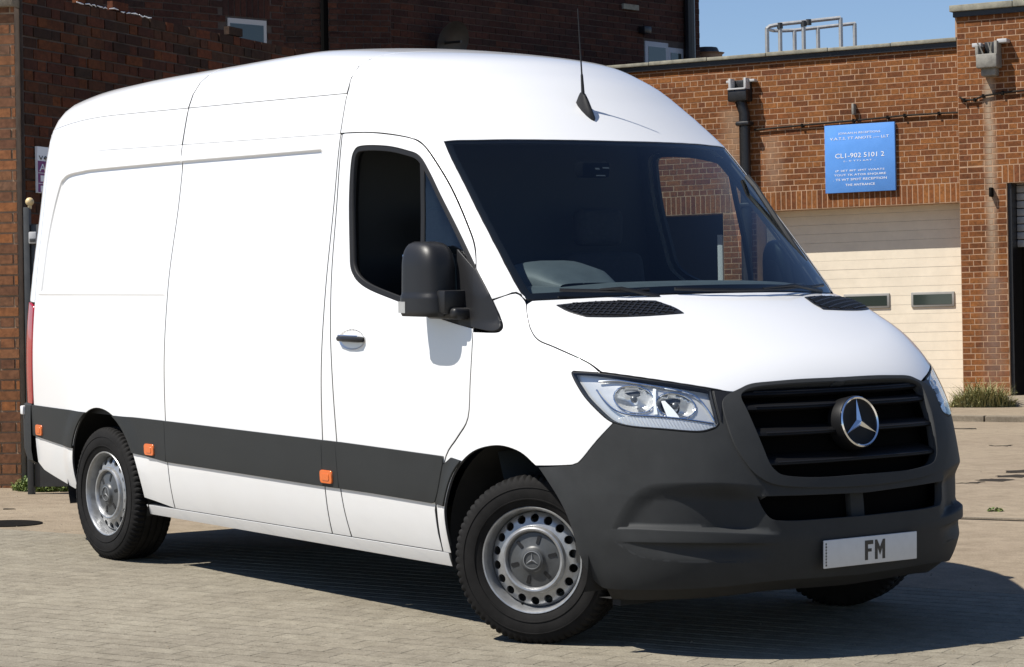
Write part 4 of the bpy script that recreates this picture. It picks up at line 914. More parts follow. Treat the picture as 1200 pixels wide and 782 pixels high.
# ------------------------------------------------------------------ THE VAN
def build_van():
    van = empty('panel_van')
    R4 = Matrix.Identity(4)
    for i in range(3):
        for j in range(3): R4[i][j] = TW[i, j]
    van.matrix_world = R4
    tag(van, 'white high-roof panel van with grey bumper parked across the yard', 'van')
    def dom(mp, pts, sub=6):                       # traced photo outline -> domain polygon (smooth, corners marked)
        q = spl(pts, sub); return inv(mp, casts(q))
    def dom3(mp, P): return inv(mp, np.asarray(P, float))
    def symm(q, mp):                               # right half outline (ends on the centre plane) -> whole outline
        q = np.asarray(q); r = q[::-1].copy()
        if mp is m_top: r[:, 1] *= -1
        elif mp is m_sph: r[:, 1] *= -1
        elif mp in (m_front, m_back): r[:, 0] *= -1
        elif mp is m_nose: r[:, 0] = math.pi*.9-r[:, 0]
        elif mp is m_roll: r[:, 1] = math.pi-r[:, 1]
        return clean(np.concatenate([q, r]))
    def vline(x, z0, z1, n=2): return [(x, z) for z in np.linspace(z0, z1, n)]
    def groove(lines, depth, w, ends=None):
        lines = [np.asarray(l) for l in lines]
        def f(q, P):
            d = np.full(len(q), 1e9)
            for l in lines: d = np.minimum(d, pdist(l, q, False))
            return -depth*np.exp(-(d/w)**2)
        return f
    # ---- shared curves (x,z) on the flank
    ZB = .318                                       # lower edge of the panels
    door_rear = np.array([(-1.354, ZB), (-1.382, .513), (-1.396, .749), (-1.423, 1.053), (-1.454, 1.284), (-1.478, 1.55), (-1.492, 1.85), (-1.500, 2.10), (-1.503, 2.150)])
    door_rear = spl([tuple(p) for p in door_rear], 4)
    door_top = dom(m_side, [(404, 155.6), (436.5, 155), (476, 160), (493, 166.6), (506, 181.5), (529.5, 220), (549.5, 266), (556.8, 289.5), (558.4, 314.5), (557, 340), (554.5, 384), (551, 446), (548.4, 489.7), (536, 513), (522.8, 534.5), (514.5, 576), (511, 589)], 4)
    door_front_low = np.array([(-.648, .50), (-.648, .40), (-.640, ZB)])
    door_out = clean(np.concatenate([door_rear, door_top, door_front_low]))
    win = dom(m_side, [(410, 300), (409, 240), (411, 195), (415, 177), (425, 171.6), (453, 172), (476, 177), (491, 183.5), (503, 203), (516, 230), (536, 269.6), (556.5, 313, 1), (556, 350), (553.5, 384, 1), (520, 374), (470, 354), (433, 339), (417, 327), (411, 314), (410, 300)], 4)
    # wheel arches
    arch_f = dom(m_side, [(529, 650), (524, 612), (524.5, 592.7), (533, 559.5), (546, 539.5), (562.7, 527), (586, 522), (606, 526), (622.5, 536), (642.5, 559.5), (659, 586), (671, 612.6), (682, 649), (691, 672), (703, 687)], 4)
    arch_r = np.array([(-3.665+.40*math.cos(t)*(1.0 if math.cos(t) > 0 else .87), .40+.395*math.sin(t)) for t in np.linspace(-.12, math.pi+.12, 40)])
    # ---- flank panels, both sides
    sf, sr, rr = -1.515, -2.97, -4.555
    l2 = 2.150
    recess_top = dom(m_side, [(46.8, 340), (53.7, 285.5), (61, 247), (69, 216.5), (74, 208), (80.5, 203.5), (95, 200), (115, 197), (213.7, 187.7), (300, 180.5), (376, 174)], 6)
    recess_bot = dom(m_side, [(46, 347), (195.6, 347.7)], 8)
    recess_edge = np.array([(sr-.03, 2.0), (sr-.03, 1.40)])
    def recess_disp(quarter):
        top = spl([tuple(p) for p in recess_top], 3); x_end = top[-1, 0]
        poly = np.concatenate([top, [(x_end+.02, top[-1, 1]-.1), (x_end+.02, 1.40), (top[0, 0], 1.40)]])
        ss_ = lambda t: np.clip(t, 0, 1)**2*(3-2*np.clip(t, 0, 1))
        def f(q, P):
            d = pdist(top, q, False); ins = inside(poly, q) & (q[:, 1] > 1.0)
            o = np.where(ins, -.017*ss_(d/.015)*(1-ss_((d-.05)/(.60))), 0)
            o *= ss_((x_end+.012-q[:, 0])/.03)
            if quarter: d2 = pdist(recess_bot, q, False); o = o-.006*np.exp(-(d2/.006)**2)*ss_((sr-.02-q[:, 0])/.02)
            return o
        return f
    def flare(cx, cz, r0, amp=.02):                # the soft swelling round a wheel arch
        def f(q, P):
            r = np.hypot(q[:, 0]-cx, (q[:, 1]-cz)); t = np.clip((r-r0)/.11, 0, 1); return amp*(1-t*t*(3-2*t))*np.clip((q[:, 1]-.3)/.2, 0, 1)
        return f
    fl_r = flare(-3.66, .40, .40, .012); rd = recess_disp(True)
    q_out = clean(np.concatenate([vline(sr, ZB, l2+.004), vline(rr, l2+.004, .45), [(-4.47, .41), (-4.05, ZB+.02)], arch_r[::-1]]))
    fl = [spl([tuple(p) for p in recess_top], 3), recess_bot]
    panel('rear_quarter_panel', m_side, q_out, 'white_paint', van, disp=lambda q, P: rd(q, P)+fl_r(q, P), feat=fl, fw=.0095, mirror=True, res=.045, flange=.013, gap=.0056)
    panel('sliding_door', m_side, [(sf, ZB), (sf, l2+.004), (sr, l2+.004), (sr, ZB)], 'white_paint', van, disp=recess_disp(False), feat=fl[:1], fw=.0095, mirror=True, res=.045, gap=.0056)
    bp_out = clean(np.concatenate([door_rear, [(sf, l2), (sf, ZB)]]))
    panel('b_pillar', m_side, bp_out, 'white_paint', van, mirror=True, res=.03)
    doors = panel('front_door', m_side, door_out, 'white_paint', van, holes=[win], mirror=True, res=.035)
    # sill under the doors
    sill = [(-3.258, ZB+.001), (-.60, ZB+.001), (-.60, .262), (-3.250, .272)]
    panel('sill', m_side, sill, 'white_paint', van, mirror=True, res=.06, off=.004, gap=0)
    # upper side rail and roof
    def ang(z, x=-2.2): P = exit_along(np.array([[x, 0, z]]), np.array([[0., -1., 0.]]))[0]; return math.atan2(z-1.6, -P[1])
    a2, a1 = ang(l2+.001), ang(2.335)
    rail_l = [np.array([(x, a2+.0) for x in np.linspace(-4.5, -1.0, 20)])]
    for x0, x1 in ((sr, sf), (-4.62, sr)):
        panel('roof_side_rail', m_roll, [(x0+.006, a2), (x1-.006, a2), (x1-.006, a1), (x0+.006, a1)], 'white_paint', van, mirror=True, res=.05, gap=.0016)
    for x0, x1 in ((sr, sf), (-4.66, sr)):
        panel('roof_panel', m_roll, [(x0+.005, a1), (x1-.005, a1), (x1-.005, math.pi-a1), (x0+.005, math.pi-a1)], 'white_paint', van, res=.06, gap=.0030)
    # rear doors and rear corners
    yb = lambda z: -.83 if z < 1.3 else -.83+(z-1.3)*.13
    bq = [(0, .42), (-.86, .42), (-.885, 1.2), (-.83, 1.9), (-.76, 2.25), (-.70, 2.40), (-.5, 2.47), (0, 2.50)]
    panel('rear_door', m_back, [(a if a else -.002, b) for a, b in bq], 'white_paint', van, mirror=True, res=.06)
    # ---- front fender (side domain)
    hood_line = dom(m_side, [(617.6, 354.5), (617.6, 367.5), (621, 383.6), (630, 398), (649, 406.6), (679, 420), (693, 427.5), (704, 437)], 4)
    lamp_side = dom(m_side, [(704, 437.2), (690, 436.3), (672, 435.2, 1), (670, 438.5), (676.7, 452.5), (688, 469), (708, 489), (719, 496)], 4)
    bump_top = dom(m_side, [(719, 496), (700, 516), (680.7, 539.5), (674, 544), (665, 545.7), (632.5, 545.7)], 4)
    arch_part = arch_f[(arch_f[:, 0] > -.56) & (arch_f[:, 0] < .105) & (arch_f[:, 1] > .5)][::-1]
    d_low = door_top[np.argmin(np.abs(door_top[:, 1]-1.30)):]
    cowl = dom(m_side, [(577, 352), (605, 343.4), (617, 353.5)], 4)
    sail_base = dom(m_side, [(554.5, 389), (575, 389.5), (586, 388), (588.5, 379), (577, 352)], 4)
    fend = clean(np.concatenate([sail_base, cowl[1:], hood_line[1:], lamp_side[1:], bump_top[1:], arch_part, door_front_low[:1]*[1, 0]+[[.0, .505]], d_low[::-1]]))
    fend_arch = clean(np.concatenate([sail_base, cowl[1:], hood_line[1:], lamp_side[1:], bump_top[1:], arch_part, [(-.566, .45), (-.578, ZB), (-.640, ZB)], d_low[::-1]]))
    ff = flare(-.11, .38, .43, .022)
    panel('front_fender', m_side, fend_arch, 'white_paint', van, mirror=True, res=.03, disp=ff, flange=.013, gap=.0036)
    # ---- bonnet
    def crease(y):                                    # where the screen meets the bonnet
        lo_, hi_ = 1.33, 1.50
        for _ in range(40):
            z = (lo_+hi_)/2; kk = .367-.057*np.clip((z-1.415)/.69, 0, 1); x = float(ev(CAB, np.array(z)))-kk*y*y
            if z > float(ev(HOOD, np.array(x)))-.13*y*y+.02*y**4: hi_ = z
            else: lo_ = z
        return np.array([x, y, z])
    h_rear = np.array([(crease(y)[0]+.016, y) for y in np.linspace(0, -.868, 24)])
    h_side = inv(m_top, casts(spl([(617.6, 354.5), (617.6, 367.5), (621, 383.6), (630, 398), (649, 406.6), (679, 420), (693, 427.5), (705, 436.5)], 4)))
    h_front = inv(m_top, casts(spl([(705, 436.5), (760, 443.8), (833, 455), (850, 458.5), (862, 459.4), (869, 456), (878, 451.5), (905, 449.3), (942, 446.6), (990, 444.3)], 4)))
    hp = np.concatenate([h_rear, h_side[1:], h_front[1:]]); hp = np.concatenate([hp, [[hp[-1, 0]+.003, 0]]]); hp[0, 1] = 0
    hood = panel('bonnet', m_top, symm(hp, m_top), 'white_paint', van, res=.03, flange=.03, gap=.0022)
    # bonnet vents
    vent_q = inv(m_top, casts(spl([(652.5, 358.3, 1), (690, 354.6), (740, 353), (768, 353.2, 1), (790, 361), (801, 367.5, 1), (760, 370.5), (720, 372), (687, 371.7, 1), (667, 366), (652.5, 358.3, 1)], 3)))
    vents = panel('bonnet_vent', m_top, vent_q, 'black_plastic', [hood, hood], off=.004, gap=0, flange=.01, res=.02, mirror=True)
    lo = vent_q.min(0); hi = vent_q.max(0); V = []; Fc = []
    cx = vent_q.mean(0)
    # fine mesh bars of the vent
    for direction in range(2):
        d0 = np.array([.55, -.83]) if direction == 0 else np.array([.5, .86])
        nn = np.array([-d0[1], d0[0]])
        for k in np.arange(-.5, .5, .022 if direction == 0 else .03):
            L = np.array([cx+nn*k+d0*t for t in np.arange(-.5, .5, .006)]); ins = inside(inset(clean(vent_q), .008), L)
            if ins.sum() < 4: continue
            L = L[ins][[0, -1]] ; L = np.array([L[0]+(L[1]-L[0])*t for t in np.linspace(0, 1, 5)])
            A = skin_pts(m_top, L+nn*.003, .0085); B = skin_pts(m_top, L-nn*.003, .0085); A2 = skin_pts(m_top, L+nn*.0035, .003); B2 = skin_pts(m_top, L-nn*.0035, .003); b0 = len(V)
            for i in range(5): V += [A2[i], A[i], B[i], B2[i]]
            for i in range(4):
                for j in range(3): Fc.append((b0+4*i+j, b0+4*i+j+1, b0+4*i+j+5, b0+4*i+j+4))
    solid('vent_mesh', V, Fc, 'black_plastic', vents and [hood, hood], mirror=True, smooth=False)
    # ---- windscreen pillar, roof cap, windscreen
    ws_side = casts(spl([(520.5, 165.3), (529.5, 186.5), (548, 223), (566, 259.6), (602.6, 329.4), (616.6, 350.6)], 3))
    ws_top = casts(spl([(726, 165.2), (680, 164), (600, 163), (560, 163.6), (535, 164), (520.5, 165.3)], 4))
    wsb = np.array([(0.0, y, 0.0) for y in np.linspace(-.874, 0, 12)])
    P = [crease(y) for _, y, _ in wsb]
    P = np.array(P)
    gq = np.concatenate([inv(m_sph, ws_top), inv(m_sph, ws_side)[1:], inv(m_sph, P)[0:]]); gq = clean(gq); gq[0, 1] = 0; gq[-1, 1] = 0
    ws_out = symm(gq, m_sph)
    # pillar: between the screen edge and the door edge, from the bonnet up to the cap
    dt3 = casts(spl([(557.6, 315.4), (556.8, 289.5), (549.5, 266), (529.5, 220), (506, 181.5), (493, 166.6), (484, 162.3)], 4))
    pil = np.concatenate([casts(spl([(557.6, 316), (574.5, 351.8)], 3)), casts(spl([(574.5, 351.8), (590, 347.2), (605, 342.5), (616.6, 351)], 3))[1:]])
    pq = clean(np.concatenate([inv(m_sph, pil), inv(m_sph, ws_side[::-1])[1:], inv(m_sph, dt3[::-1])]))
    panel('windscreen_pillar', m_sph, pq, 'white_paint', van, mirror=True, res=.03, gap=.0030)
    capq_side = inv(m_sph, casts(spl([(520.5, 165.3), (500, 163.8), (484, 162.3)], 3)))
    dtop = inv(m_sph, casts(spl([(484, 162.3), (476, 160), (455, 156.6), (436.5, 155), (415, 155), (400, 156)], 4)))
    tcol = []
    for th in np.linspace(a2, math.pi/2, 30): tcol.append(skin_pts(m_roll, [[sf+.001, th]])[0])
    capq = np.concatenate([inv(m_sph, ws_top), capq_side[1:], dtop[1:], inv(m_sph, np.array(tcol))]); capq = clean(capq); capq[0, 1] = 0; capq[-1, 1] = 0
    cap_line = inv(m_sph, casts(spl([(406.6, 105), (425, 103.2), (440, 103.2), (455, 105)], 4)))
    panel('roof_front_cap', m_sph, symm(capq, m_sph), 'white_paint', van, res=.04, gap=.0016, disp=groove([cap_line, cap_line*[1, -1]], .004, .006), feat=[cap_line, cap_line*[1, -1]])
    ws = panel('windscreen', m_sph, ws_out, 'windscreen_glass', van, res=.06, gap=.003, flange=0, off=-.004)
    # black printed border round the screen
    ins = inset(clean(ws_out), .022); lowy = ins.copy()
    mid = inv(m_sph, np.array([[0, 0, 1.47]]))[0, 0]
    panel('screen_border', m_sph, ws_out, 'border_black', ws, holes=[inset(clean(ws_out), .026)], res=.03, gap=.001, flange=.004, off=-.0075)
    # grey scuttle strip and wipers at the foot of the screen
    for k, (A, B) in enumerate((((760, 345.5), (655, 344)), ((960, 338), (790, 344.5)))):
        a_, b_ = cast(*A), cast(*B); pts = [a_+(b_-a_)*t for t in np.linspace(0, 1, 8)]
        Q = skin_pts(m_sph, inv(m_sph, np.array(pts)), .022); w_ = empty('wiper'); w_.parent = van
        tube('blade', Q, .008, 'black_plastic', w_, 6)
        piv = skin_pts(m_sph, inv(m_sph, np.array([a_])), .012)[0]+np.array([.03, .03 if k == 0 else -.03, -.02])
        tube('arm', [piv, (Q[2]+Q[3])/2+np.array([.02, 0, .012]), Q[4]+np.array([.004, 0, .006])], [.011, .007, .004], 'black_plastic', w_, 6)
    # ---- side glass, divider, sail
    wi = inset(clean(win), .010)
    for k, dr in enumerate(doors):
        pass
    seal = panel('window_seal', m_side, win, 'rubber_seal', doors, holes=[inset(clean(win), .017)], res=.03, gap=-.001, flange=.02, off=-.004, mirror=True)
    div = dom(m_side, [(491, 187), (491.5, 230), (491.5, 284), (488, 362)], 2); dx = .022
    div_poly = clean(np.concatenate([div, (div+[dx, 0])[::-1]]))
    panel('window_divider', m_side, div_poly, 'rubber_seal', doors, res=.03, gap=0, flange=.015, off=-.006, mirror=True)
    wl = clean(np.asarray(inset(clean(win), .006)))
    p0, p1 = div[0]+[dx*.5, 0], div[-1]+[dx*.5, 0]; side_ = (p1[0]-p0[0])*(wl[:, 1]-p0[1])-(p1[1]-p0[1])*(wl[:, 0]-p0[0]); rear = side_ < 0
    if wl[rear][:, 0].mean() > wl[~rear][:, 0].mean(): rear = ~rear
    def part(k):
        w_ = wl[k]; i = np.argmax(np.linalg.norm(np.diff(np.vstack([w_, w_[:1]]), axis=0), axis=1)); return np.roll(w_, -(i+1), axis=0)
    wm, wq = part(rear), part(~rear)
    panel('quarter_glass', m_side, wq, 'side_glass', doors, res=.06, gap=0, flange=0, off=-.012, mirror=True)
    # the driver's window is wound right down into the door, the other one is shut
    pane = panel('side_window_glass', m_side, wm, 'side_glass', doors, res=.06, gap=0, flange=0, off=-.014, mirror=True)
    lowp = wm*[1, .9]; lowp = lowp-[0, lowp[:, 1].max()-1.30]; bpy.data.objects.remove(pane[0])
    panel('side_window_glass', m_side, lowp, 'side_glass', doors[0], res=.08, gap=0, flange=0, off=-.035)
    qbar = dom(m_side, [(498.5, 201), (500.5, 201), (512, 222), (532, 262), (552, 304), (552, 309), (546, 300), (526, 258), (508, 224)], 3)
    sail = dom(m_side, [(558.2, 314.8, 1), (577, 351.2), (587.5, 377, 1), (587.3, 384), (583, 387.8), (574, 388.2), (555, 384, 1), (555.8, 339), (558.2, 314.8, 1)], 5)
    sails = panel('mirror_sail', m_side, sail, 'black_plastic', van, res=.03, gap=.001, flange=.02, off=.010, mirror=True)
    inner = dom(m_side, [(556.6, 316, 1), (543, 300), (536, 292, 1), (536.5, 330), (538, 380, 1), (554.5, 384, 1), (556.6, 316, 1)], 3)
    panel('sail_inner', m_side, inner, 'black_plastic', doors, res=.03, gap=.001, flange=.015, off=.004, mirror=True)
    # ---- door mirrors
    MX, MY = -.622, -1.043
    def mirror_mesh(bulge):
        V = []; Fc = []; nz, na = 30, 44; z0, z1 = 1.338, 1.655
        for i in range(nz+1):
            t = i/nz; z = z0+(z1-z0)*t; sc = 1.0 if t < .62 else math.sqrt(max(0, 1-((t-.62)/.38)**2.6))
            if t < .05: sc *= .90+.10*math.sqrt(t/.05)
            wy = .094*(1.0-.10*max(0, t-.25)); wx = .104*(1.0-.08*t)
            if t < .27: wy += .006; wx += .004
            sx = .42+.58*sc; sy = .42+.58*sc; cx = MX-.02*t; cy = MY+.006*t
            for a in range(na):
                th = a/na*2*math.pi; c, s = math.cos(th), math.sin(th); n_ = 3.4; r = (abs(c)**n_+abs(s)**n_)**(-1/n_); ex = r*c; ey = r*s
                if ex < 0: ex *= .78
                else: ex *= bulge
                V.append((cx+ex*wx*sx, cy+ey*wy*sy, z))
        for i in range(nz):
            for a in range(na): Fc.append((i*na+a, i*na+(a+1) % na, (i+1)*na+(a+1) % na, (i+1)*na+a))
        Fc.append(tuple(range(na))[::-1]); Fc.append(tuple(nz*na+a for a in range(na)))
        return V, Fc
    for sgn in (1, -1):
        mr = empty('door_mirror'); mr.parent = van
        V, Fc = mirror_mesh(1.55 if sgn > 0 else 1.0); V = np.array(V)*[1, sgn, 1]
        me = mesh('housing', V, Fc if sgn > 0 else [f[::-1] for f in Fc], True); me.set_sharp_from_angle(angle=math.radians(50)); link('housing', me, mr, 'black_plastic')
        box('mirror_glass', (MX-.076, MY*sgn, 1.50), (.006, .130, .20), 'chrome', mr, bevel=.002)
        box('arm', (MX+.13, (MY+.055)*sgn, 1.352), (.22, .15, .050), 'black_plastic', mr, bevel=.018, seg=3)
        box('arm_cover', (MX+.155, (MY+.030)*sgn, 1.400), (.09, .15, .10), 'black_plastic', mr, bevel=.010)
        bm = bmesh.new(); pts = [(MX-.010, MY-.1015), (MX-.035, MY-.1015), (MX-.065, MY-.098), (MX-.082, MY-.086)]
        A = [bm.verts.new((x, y*sgn, 1.352)) for x, y in pts]; B = [bm.verts.new((x, y*sgn, 1.400)) for x, y in pts]
        A2 = [bm.verts.new((x, (y+.02)*sgn, 1.352)) for x, y in pts]; B2 = [bm.verts.new((x, (y+.02)*sgn, 1.400)) for x, y in pts]
        for i in range(3):
            for p, q in ((A, B), (B, B2), (B2, A2), (A2, A)): bm.faces.new((p[i], p[i+1], q[i+1], q[i]))
        bm.faces.new((A[0], B[0], B2[0], A2[0])); bm.faces.new((A[3], A2[3], B2[3], B[3]))
        link('indicator', bm_mesh('indicator', bm), mr, 'steel_grey')
    # ---- door handles
    hc = cast(413, 398); hq = np.array([(hc[0]+(.108*math.cos(t)), hc[2]+.046*math.sin(t)) for t in np.linspace(0, 2*math.pi, 28)[:-1]])
    def dish(q, P): r = np.hypot((q[:, 0]-hc[0])/.108, (q[:, 1]-hc[2])/.046); return -.014*np.clip(1-r*r, 0, 1)
    handles = panel('handle_cup', m_side, hq, 'silver_reflector', doors, res=.012, gap=0, flange=.004, off=.0035, disp=dish, mirror=True)
    hb = [tuple(skin_pts(m_side, [[hc[0]+dx_, hc[2]+.001]], o)[0]) for dx_, o in ((-.100, .008), (-.085, .018), (-.03, .024), (.03, .024), (.080, .020), (.098, .008))]
    for k, dr in enumerate(doors):
        sg = 1 if k == 0 else -1
        tube('door_handle', [(x, y*sg, z) for x, y, z in hb], [.010, .013, .014, .014, .014, .012], 'black_plastic', dr, 10)
        tube('handle_trim', [(x, (y-.004)*sg, z+.014) for x, y, z in hb[1:5]], .004, 'chrome', dr, 6)
    # ---- side mouldings
    mt = dom(m_side, [(40.7, 474.8), (98, 482.4), (195, 493.4), (376, 515.3), (395, 517.4), (522.8, 535), (548, 538.6)], 6)
    mb = dom(m_side, [(42, 510.7), (84, 524.3), (120, 530.2), (159.3, 536), (195, 541.4), (376, 569.3), (395, 572), (440, 578.6), (524.5, 592.7)], 6)
    zt = lambda x: np.interp(x, mt[:, 0], mt[:, 1]); zb = lambda x: np.interp(x, mb[:, 0], mb[:, 1])
    def strip(x0, x1, left=None, right=None):
        xs = np.linspace(x0, x1, 12); return [(x, zb(x)) for x in xs]+[(x, zt(x)) for x in xs[::-1]]
    def arch_strip(front):
        A = arch_r if not front else arch_f
        return A
    mo = dict(off=.009, gap=.002, flange=.014, res=.04, mirror=True)
    # behind and in front of the rear wheel
    ar = [p for p in arch_r if p[0] < -3.66 and zb(p[0]) < p[1] < zt(p[0])]; ar = sorted(ar, key=lambda p: p[1])
    xr0 = min(p[0] for p in ar)
    pw = [(x, zb(x)) for x in np.linspace(-4.575, ar[0][0]-.004, 10)]+[(p[0]-.006, p[1]) for p in ar]+[(x, zt(x)) for x in np.linspace(ar[-1][0]-.006, -4.575, 10)]
    panel('side_moulding', m_side, clean(np.array(pw)), 'moulding_plastic', van, disp=fl_r, **mo)
    ar = sorted([p for p in arch_r if p[0] > -3.66 and zb(p[0]) < p[1] < zt(p[0])], key=lambda p: p[1])
    pw = [(sr-.001, zb(sr)), (sr-.001, zt(sr))]+[(x, zt(x)) for x in np.linspace(sr-.05, ar[-1][0]+.006, 8)]+[(p[0]+.006, p[1]) for p in ar[::-1]]
    panel('side_moulding', m_side, clean(np.array(pw)), 'moulding_plastic', van, disp=fl_r, **mo)
    panel('side_moulding', m_side, clean(np.array(strip(sr+.001, sf-.001))), 'moulding_plastic', van, **mo)
    xdr = lambda z: np.interp(z, door_rear[:, 1], door_rear[:, 0])
    z0, z1 = zb(-1.39), zt(-1.39)
    panel('side_moulding', m_side, [(sf+.001, zb(sf)), (xdr(z0)-.001, z0), (xdr(z1)-.001, z1), (sf+.001, zt(sf))], 'moulding_plastic', van, **mo)
    dlow = door_top[(door_top[:, 1] < zt(-.55)) & (door_top[:, 1] > zb(-.6)) & (door_top[:, 0] > -.7)]
    pw = [(xdr(z0)+.001, z0)]+[(x, zb(x)) for x in np.linspace(-1.3, -.66, 8)]+[tuple(p-[.002, 0]) for p in dlow[::-1]]+[(x, zt(x)) for x in np.linspace(-.56, -1.3, 8)]+[(xdr(z1)+.001, z1)]
    panel('side_moulding', m_side, clean(np.array(pw)), 'moulding_plastic', doors, **mo)
    af = arch_f[(arch_f[:, 0] < -.2) & (arch_f[:, 1] < zt(-.43)) & (arch_f[:, 1] > zb(-.57))]
    pw = [tuple(p+[.002, 0]) for p in dlow[::-1]]; pw = [(dlow[-1][0]+.003, zb(-.6))]+pw+[(-.50, zt(-.5))]+[tuple(p-[.006, 0]) for p in af[::-1]]+[(-.556, zb(-.56))]
    panel('side_moulding', m_side, clean(np.array(pw)), 'moulding_plastic', van, disp=ff, **mo)
    # amber side markers
    for (u, v), s in (((48.2, 504), .075), ((177.3, 526.8), .075), ((385, 558.5), .078)):
        c = cast(u, v); w2, h2, r = s*.60, s*.36, .013
        def rrect(w_, h_, r_):
            q = []
            for cx_, cz_, a0 in ((w_-r_, h_-r_, 0), (-w_+r_, h_-r_, 90), (-w_+r_, -h_+r_, 180), (w_-r_, -h_+r_, 270)):
                q += [(c[0]+cx_+r_*math.cos(math.radians(a0+t)), c[2]+cz_+r_*math.sin(math.radians(a0+t))) for t in (0, 30, 60, 90)]
            return q
        mk = panel('side_marker', m_side, rrect(w2, h2, r), 'amber_lens', van, off=.018, gap=0, flange=.012, res=.012, mirror=True)
        panel('marker_core', m_side, rrect(w2*.62, h2*.55, .008), 'amber_lens', mk, off=.0205, gap=0, flange=.0028, res=.02, mirror=True)
    return dict(van=van, dom=dom, symm=symm, hood=hood, arch_f=arch_f, arch_r=arch_r, doors=doors, win=win, a2=a2, ff=ff, bump_top=bump_top, groove=groove, door_out=door_out)
K = build_van()
# ------------------------------------------------------------------ the van's front end, wheels, cab and rear
def build_front():
    van, dom, symm, hood = K['van'], K['dom'], K['symm'], K['hood']
    HP = math.pi*.9/2
    def half(q): q = np.asarray(q).copy(); q[:, 0] = np.where(q[:, 0] > HP, 2*HP-q[:, 0], q[:, 0]); return q
    # outlines in the nose domain
    lamp = dom(m_nose, [(671, 436.2, 1), (705, 437.6), (760, 445), (800, 450.8), (833, 456.4, 1), (836, 470), (842.7, 495.5, 1), (841, 499.5), (836.7, 502), (818, 506.2), (776.7, 503.3), (740, 500.2), (719, 495.3), (708, 488.3), (688, 468.3), (676.7, 451.7), (670.6, 440), (671, 436.2, 1)], 4)
    gr = dom(m_nose, [(1003, 447.4), (942, 450.2), (905, 452.8), (884, 455.4), (872, 459.5), (867.5, 467), (876, 485), (891, 520), (900, 542), (907, 551.5), (917, 557.5), (940, 559.8), (968, 559.5), (1006, 556.5)], 4)
    gr[0, 0] = gr[-1, 0] = HP; gr_full = symm(gr, m_nose)
    fr = dom(m_nose, [(1003, 443.2), (942, 445.6), (905, 448.5), (880, 451.2), (866, 457), (851, 465), (846, 474), (850, 492), (861, 523), (878, 549), (890, 560), (905, 567.5), (930, 571), (968, 571.5), (1007, 570)], 4)
    fr[0, 0] = fr[-1, 0] = HP; fr_full = symm(fr, m_nose)
    intake = dom(m_nose, [(1012, 577.6), (989, 578.5), (940, 580.5), (890, 582, 1), (897, 598), (906.5, 609), (925, 610.5), (950, 609.5), (989, 606.5), (1014, 604.5)], 4)
    intake[0, 0] = intake[-1, 0] = HP; intake = symm(intake, m_nose)
    # bumper
    out = dom(m_nose, [(1022, 671.5), (998, 674.5), (906.7, 681.5), (860, 687), (806.7, 691), (740, 692), (712, 690.5, 1), (703, 687), (691, 672), (682, 649), (671, 612.6), (659, 586), (642.5, 559.5), (634, 547, 1), (665, 546.2), (674, 544.4), (680.7, 540), (700, 516.5), (719, 496.2, 1), (740, 501), (776.7, 504.2), (818, 507.2), (837, 503), (843.5, 497, 1), (837, 470), (834.5, 457.6, 1), (850, 460), (862, 460.8), (870, 457.2), (879, 453), (905, 450.6), (942, 447.8), (1003, 445)], 4)
    out[0, 0] = out[-1, 0] = HP; bout = symm(out, m_nose)
    arc = dom(m_nose, [(715, 621), (719, 612), (724, 602), (735.6, 584), (752.5, 571), (775, 565.5), (840, 565), (890, 568)], 6)
    led = dom(m_nose, [(715, 621), (745, 621), (780, 622.5), (850, 625), (915, 628)], 6)
    pk = np.concatenate([arc, led[::-1]])
    lo1 = dom(m_nose, [(720, 634), (780, 635.5), (850, 636), (915, 636)], 4)
    lo2 = dom(m_nose, [(720, 634), (733, 643), (752.5, 653), (790, 658), (840, 659), (915, 658)], 4)
    lo_poly = clean(np.concatenate([lo1, lo2[::-1]]))
    a_fade0, a_fade1 = dom(m_nose, [(845, 600), (905, 600)], 1)[[0, -1], 0]
    zr_line = .62
    ss = lambda t: np.clip(t, 0, 1)**2*(3-2*np.clip(t, 0, 1))
    def bd(q, P):
        h = half(q); o = np.zeros(len(h))
        ins = inside(clean(pk), h); d = np.minimum(ss(pdist(arc, h, False)/.07), ss(pdist(led, h, False)/.016))
        fade = 1-ss((h[:, 0]-a_fade0)/(a_fade1-a_fade0)*.8)
        dep = .018+.044*ss((h[:, 0]-.60)/.38)
        o -= np.where(ins, dep*d*fade, 0)
        ins = inside(lo_poly, h); d = ss(pdist(lo1, h, False)/.012)*ss(pdist(lo2, h, False)/.06+.05); o -= np.where(ins, .45*dep*d*fade, 0)
        # soft lip round the corner below the lamp and at the foot
        o += .004*np.exp(-((q[:, 1]-.475)/.035)**2)*ss((h[:, 0]-.35)/.3)
        r = np.hypot(P[:, 0]+.11, P[:, 2]-.38); t = np.clip((r-.43)/.10, 0, 1); o += .016*(1-t*t*(3-2*t))*np.clip((P[:, 2]-.25)/.15, 0, 1)
        return o
    bumper = panel('front_bumper', m_nose, bout, 'bumper_plastic', van, holes=[gr_full, intake], res=.019, gap=.0015, flange=.03, disp=bd, feat=[arc, led, lo1, lo2, arc*[-1, 1]+[2*HP, 0], led*[-1, 1]+[2*HP, 0], lo1*[-1, 1]+[2*HP, 0], lo2*[-1, 1]+[2*HP, 0]], fw=.007)
    panel('grille_surround', m_nose, fr_full, 'bumper_plastic', bumper, holes=[gr_full], res=.03, gap=.001, flange=.02, off=.012)
    tri_ = dom(m_nose, [(836, 458, 1), (838.5, 470), (845, 495, 1), (846, 474), (851, 465), (866, 459.5, 1), (850, 459.8), (836, 458, 1)], 3)
    panel('lamp_filler', m_nose, tri_, 'black_plastic', [bumper, bumper], res=.02, gap=.0008, flange=.01, off=.005, mirror=True)
